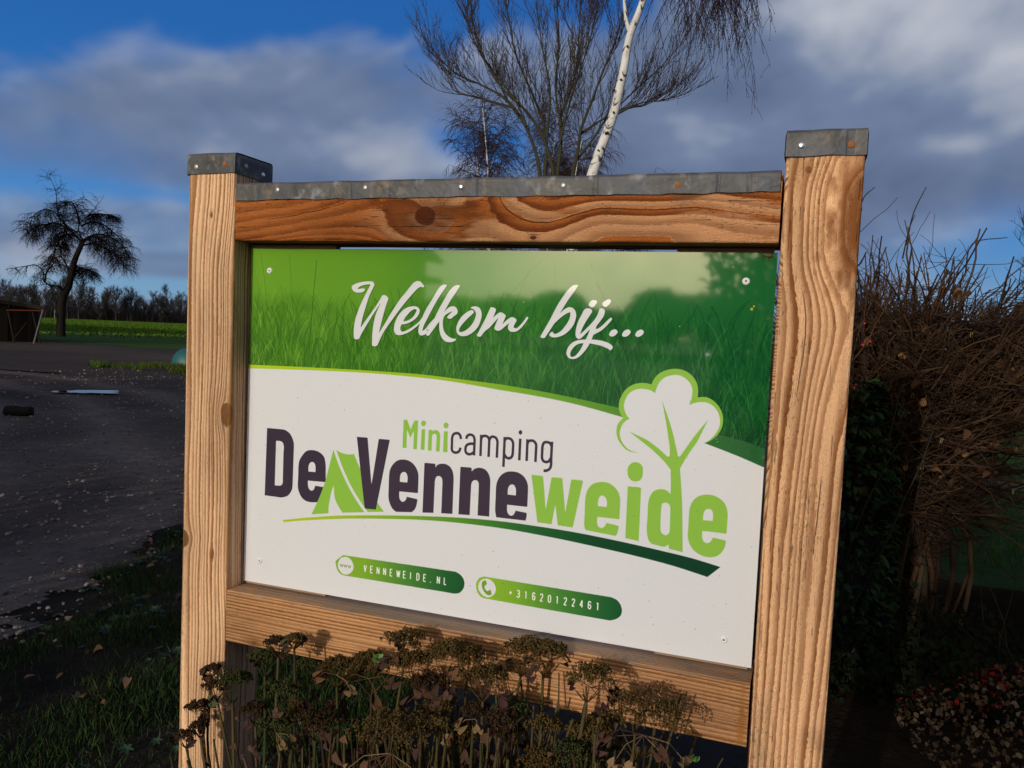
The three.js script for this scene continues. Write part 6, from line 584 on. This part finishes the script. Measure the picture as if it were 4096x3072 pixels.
{
  const c = atG(40 * 1.8517, 900 * 1.8517), t = thing('cut_log', 'short dark cut log lying on the dirt track near the puddle', 'log', [c.x, .075, c.z], .35), r = rng(4), g = new GB().tube([V(-.19, 0, 0), V(-.18, 0, 0), V(-.06, .006, 0), V(.06, 0, .008), V(.18, .006, 0), V(.19, .006, 0)], [.066, .078, .083, .074, .081, .07], 14, true); mesh('bark', g.geo(), barkMat(RGB(.02, .017, .013)), t); const e = mesh('cut_end', new THREE.CircleGeometry(.066, 14), barkMat(RGB(.16, .12, .05)), t); e.rotation.y = -Math.PI / 2; e.position.set(-.1912, 0, 0);
}
// bug on the panel
{
  const p = atZ(3075, 1022, PZ), t = thing('shield_bug', 'small brown bug clinging to the top corner of the green panel', 'bug', [p.x, p.y, PZ + .004]), m = new THREE.MeshStandardMaterial({ color: RGB(.09, .055, .02), roughness: .6 }), b = new THREE.SphereGeometry(1, 14, 10); b.scale(.0085, .0042, .0024); mesh('body', b, m, t); const h = new THREE.SphereGeometry(.0019, 8, 6); h.translate(-.0098, .0002, 0); mesh('head', h, m, t);
  for (const [x, y, X, Y] of [[-.005, .003, -.012, .01], [0, .004, .002, .012], [.004, .003, .013, .009], [-.005, -.003, -.013, -.008], [0, -.004, .001, -.012], [.004, -.003, .012, -.012]]) mesh('leg', new GB().tube([V(x, y, 0), V((x + X) / 2, (y + Y) / 2 + .001, .0035), V(X, Y, -.0035)], [.0006, .0005, .0004], 5).geo(), m, t);
  for (const s of [-1, 1]) mesh('antenna', new GB().tube([V(-.011, s * .001, 0), V(-.016, s * .004, .002), V(-.021, s * .0045, .001)], [.0004, .0004, .0003], 4).geo(), m, t);
}
// ---------------------------------------------------------------- far right: clipped beech hedge and a brick house at the end of the lawn
function clipped(name, label, pos, turn, w, h, d, n, colours, seed, leaf = .07) {   // a clipped hedge: stems inside and leaves over a box
  const t = thing(name, label, 'hedge', pos, turn), rnd = rng(seed), st = new GB(), gb = colours.map(() => new GB()); for (let k = 0; k < w * 5; k++) { const x = (rnd() - .5) * w * .96; st.tube(wander(V(x, 0, (rnd() - .5) * d * .5), V((rnd() - .5) * .3, 1, (rnd() - .5) * .3), h * .9, 5, rnd, { wob: .2 }), (u) => .02 * (1 - .6 * u), 5); } mesh('stems', st.geo(), barkMat(RGB(.04, .03, .022)), t);
  for (let k = 0; k < n; k++) { const f = rnd(); let x = (rnd() - .5) * w, y = rnd() * h, z = (rnd() - .5) * d; if (f < .4) z = d / 2 * (rnd() < .5 ? 1 : -1) * (.8 + .25 * rnd()); else if (f < .7) y = h * (.9 + .12 * rnd()); else if (f < .8) x = w / 2 * (rnd() < .5 ? 1 : -1) * (.95 + .06 * rnd()); gb[k % gb.length].leaf(V(x, y, z), V(rnd() - .5, rnd() - .6, rnd() - .5).normalize(), V(rnd() - .5, .6, rnd() - .5).normalize(), leaf * (.7 + rnd() * .6), leaf * .7, .3, .3); }
  gb.forEach((g, k) => { const m = mesh('leaves', g.geo(), new THREE.MeshPhysicalMaterial({ color: colours[k], roughness: .8, side: THREE.DoubleSide, specularIntensity: .3 }), t); m.userData.kind = 'stuff'; }); return t;
}
{ const p = atD(4000, 1500, 58); clipped('beech_hedge', 'long russet clipped beech hedge at the far end of the lawn', [p.x, 0, p.z], -.1, 26, 2.1, 1.2, 5200, [RGB(.1, .045, .02), RGB(.075, .032, .016), RGB(.13, .065, .03)], 6, .3); }
// a brick house: walls of coursed brick tone, tiled roof, windows with frames and panes, a door
function house(name, label, pos, turn, w, d, hw, hr, brick, tile, open) {
  const t = thing(name, label, 'house', pos, turn), wall = new THREE.MeshStandardMaterial({ color: brick, roughness: .9, map: gritTex(6), bumpMap: gritTex(10), bumpScale: .01 }), frame = new THREE.MeshStandardMaterial({ color: RGB(.6, .6, .58), roughness: .5 }), glass = new THREE.MeshPhysicalMaterial({ color: RGB(.02, .025, .03), roughness: .05 }), doorM = new THREE.MeshStandardMaterial({ color: RGB(.03, .06, .04), roughness: .6 });
  const s = new THREE.Shape(); s.moveTo(-d / 2, 0); s.lineTo(d / 2, 0); s.lineTo(d / 2, hw); s.lineTo(0, hw + hr); s.lineTo(-d / 2, hw); s.closePath(); const g = new THREE.ExtrudeGeometry(s, { depth: w, bevelEnabled: false }); g.translate(0, 0, -w / 2); g.rotateY(Math.PI / 2); mesh('wall', g, wall, t);
  const R = new GB(), o = .35, sl = hr / (d / 2), th = .12; for (const q of [-1, 1]) { const a = V(-w / 2 - o, hw - o * sl + .02, q * (d / 2 + o)), b = V(w / 2 + o, hw - o * sl + .02, q * (d / 2 + o)), c = V(w / 2 + o, hw + hr + .02, 0), e = V(-w / 2 - o, hw + hr + .02, 0), u = V(0, th, 0); if (q > 0) { R.quad(a.clone().add(u), b.clone().add(u), c.clone().add(u), e.clone().add(u)); } else R.quad(b.clone().add(u), a.clone().add(u), e.clone().add(u), c.clone().add(u)); R.quad(a, b, b.clone().add(u), a.clone().add(u)); R.quad(b, c, c.clone().add(u), b.clone().add(u)); R.quad(e, a, a.clone().add(u), e.clone().add(u)); R.quad(b, a, e, c); }
  const roof = mesh('roof', R.geo(), new THREE.MeshStandardMaterial({ color: tile, roughness: .8, side: THREE.DoubleSide }), t); mesh('chimney', boxGeo(.6, 1.1, .6, w * .28, hw + hr + .35, 0, .02), wall, roof);
  const win = (x, y, ww, hh) => { const f = mesh('window', mergeGeometries([boxGeo(ww, .07, .08, x, y + hh / 2, d / 2 + .03), boxGeo(ww, .07, .08, x, y - hh / 2, d / 2 + .03), boxGeo(.07, hh - .07, .08, x - ww / 2 + .035, y, d / 2 + .03), boxGeo(.07, hh - .07, .08, x + ww / 2 - .035, y, d / 2 + .03), boxGeo(.05, hh - .07, .06, x, y, d / 2 + .03)]), frame, t); mesh('pane', boxGeo(ww - .14, hh - .07, .02, x, y, d / 2 + .02), glass, f); };
  win(-w * .3, 1.5, 1.5, 1.3); win(w * .28, 1.5, 1.5, 1.3); const dr = mesh('door', boxGeo(.95, 2.05, .06, 0, 1.03, d / 2 + .035, .01), doorM, t); mesh('handle', boxGeo(.12, .025, .05, .35, 1.05, d / 2 + .09), frame, dr); return t;
}
{ const p = atD(4215, 1400, 72); house('brick_house', 'small orange brick house at the far end of the lawn beyond the beech hedge', [p.x + 2, 0, p.z], .2, 9, 7, 2.7, 2.6, RGB(.3, .13, .07), RGB(.07, .045, .035)); }
// ---------------------------------------------------------------- behind the photographer: what shades the ground and shows in the gloss of the panel
house('farmhouse', 'brick farmhouse behind the camera whose shadow covers the dirt track', [-13.4, 0, 12.5], Math.PI / 2, 12, 10, 3.6, 4.2, RGB(.16, .07, .045), RGB(.05, .035, .03));
{ const t = thing('lean_to_shed', 'low boarded lean-to shed against the gable of the farmhouse', 'shed', [-6.0, 0, 9.4]), m = [RGB(.05, .035, .025), RGB(.06, .042, .03)].map((c) => barkMat(c)); for (let k = 0; k < 16; k++) mesh('board', boxGeo(.16, 2.3, .03, -1.3 + k * .172, 1.15, 1.3), m[k % 2], t); for (let k = 0; k < 16; k++) mesh('board', boxGeo(.03, 2.25, .16, 1.36, 1.125, 1.2 - k * .172), m[k % 2], t); mesh('roof', boxGeo(3.1, .09, 3.3, 0, 2.37, 0, .01), barkMat(RGB(.03, .03, .03)), t); }
clipped('cypress_hedge', 'tall dense clipped cypress hedge behind the camera along the track', [-6.35, 0, 4.2], 0, 8.2, 3.5, .9, 15000, [RGB(.02, .045, .014), RGB(.03, .06, .018)], 9, .13);
{ // round evergreen bush
  const t = thing('laurel_bush', 'round dense evergreen laurel bush behind the camera', 'bush', [2.42, 0, 6.2]), rnd = rng(14), gb = [new GB(), new GB()], st = new GB(); for (let k = 0; k < 26; k++) st.tube(wander(V((rnd() - .5) * .5, 0, (rnd() - .5) * .5), V((rnd() - .5) * 1.3, 1, (rnd() - .5) * 1.3), 2.2 + rnd() * .6, 8, rnd, { wob: .2 }), (u) => .03 * (1 - .7 * u), 5); mesh('branches', st.geo(), barkMat(RGB(.04, .03, .02)), t);
  for (let k = 0; k < 17000; k++) { const a = rnd() * 6.28, b = Math.acos(2 * rnd() - 1), lump = .86 + .3 * fbm(Math.cos(a) * 2 + 5, b * 2, 3), q = Math.pow(rnd(), .25) * lump, p = V(Math.cos(a) * Math.sin(b) * 1.85 * q, 1.9 + Math.cos(b) * 1.9 * q, Math.sin(a) * Math.sin(b) * 1.6 * q); if (p.y < .05) continue; gb[k % 2].leaf(p, V(rnd() - .5, rnd() - .4, rnd() - .5).normalize(), V(rnd() - .5, 1, rnd() - .5).normalize(), .11, .06, .2, .25); }
  gb.forEach((g, k) => { const m = mesh('leaves', g.geo(), new THREE.MeshPhysicalMaterial({ color: k ? RGB(.03, .065, .018) : RGB(.022, .05, .015), roughness: .4, side: THREE.DoubleSide }), t); m.userData.kind = 'stuff'; });
}
function roundTree(name, label, x, z, h, w, seed, n = 5200, leaf = .5) { const t = thing(name, label, 'tree', [x, 0, z], 0, null), rnd = rng(seed), tr = wander(V(0, 0, 0), V(0, 1, 0), h * .75, 8, rnd, { wob: .1 }); mesh('trunk', new GB().tube(tr, (u) => h * .028 * (1 - .8 * u), 8).geo(), barkMat(RGB(.04, .03, .022)), t); const g = new GB(); twigs(g, tr, .2, { levels: [{ n: 16, from: .2, spread: 1, len: w * .8, seg: 5, up: .3, r: .06 }] }, rnd); for (let k = 0; k < n; k++) { const a = rnd() * 6.28, b = Math.acos(2 * rnd() - 1), l = .75 + .5 * fbm(Math.cos(a) * 2 + seed, b * 2.2, 3), q = Math.pow(rnd(), .35) * l; const p = V(Math.cos(a) * Math.sin(b) * w * q, h * .58 + Math.cos(b) * h * .42 * q, Math.sin(a) * Math.sin(b) * w * q); if (p.y > .1) g.leaf(p, V(rnd() - .5, rnd() - .5, rnd() - .5).normalize(), V(rnd() - .5, 1, rnd() - .5).normalize(), leaf, leaf * .6, .2, .2); } mesh('crown', g.geo(), new THREE.MeshStandardMaterial({ color: RGB(.025, .045, .018), roughness: .8, side: THREE.DoubleSide }), t); return t; }
// trees across the road behind the camera: az from +z toward -x, as the panel mirrors them
[[24, 95, 5.4, 7, 'broad evergreen tree beside the gateway across the road'], [20, 105, 6.2, 8, 'tall ivy-clad tree across the road from the sign'], [16.5, 100, 6.8, 6, 'round evergreen oak standing alone across the road'], [13.2, 110, 5.2, 7, 'low spreading evergreen tree across the road'], [9.8, 85, 6.6, 5, 'round-headed evergreen tree nearest the laurel bush'], [6, 100, 7.4, 8, 'large ivy-clad tree behind the laurel bush']].forEach(([a, D, h, w, label], k) => { const r = a * Math.PI / 180; roundTree('evergreen_tree', label, 1.53 - Math.sin(r) * D, -1.86 + Math.cos(r) * D, h, w * .75, 500 + k); });
// a shelter belt out of frame on the left, whose long shadow lies over the near half of the field
{ const proto = roundTree('spruce_tree', 'dense dark spruce in the shelter belt left of the shed', -62, -24, 12, 4.2, 640, 5200, .8); proto.userData.group = 'shelter belt left of the shed'; for (let k = 1; k < 11; k++) { const c = proto.clone(); c.name = numbered('spruce_tree'); c.position.set(-62 - k * 5.6, 0, -24 + (k % 3) * 1.6 - k * .3); c.rotation.y = k * 1.3; scene.add(c); }
  for (const [x, z, s] of [[-43.5, -17, .8], [-49, -19, .85], [-40, -14.5, .6]]) { const c = proto.clone(); c.name = numbered('spruce_tree'); c.position.set(x, 0, z); c.scale.setScalar(s); scene.add(c); } }
renderer.render(scene, camera);
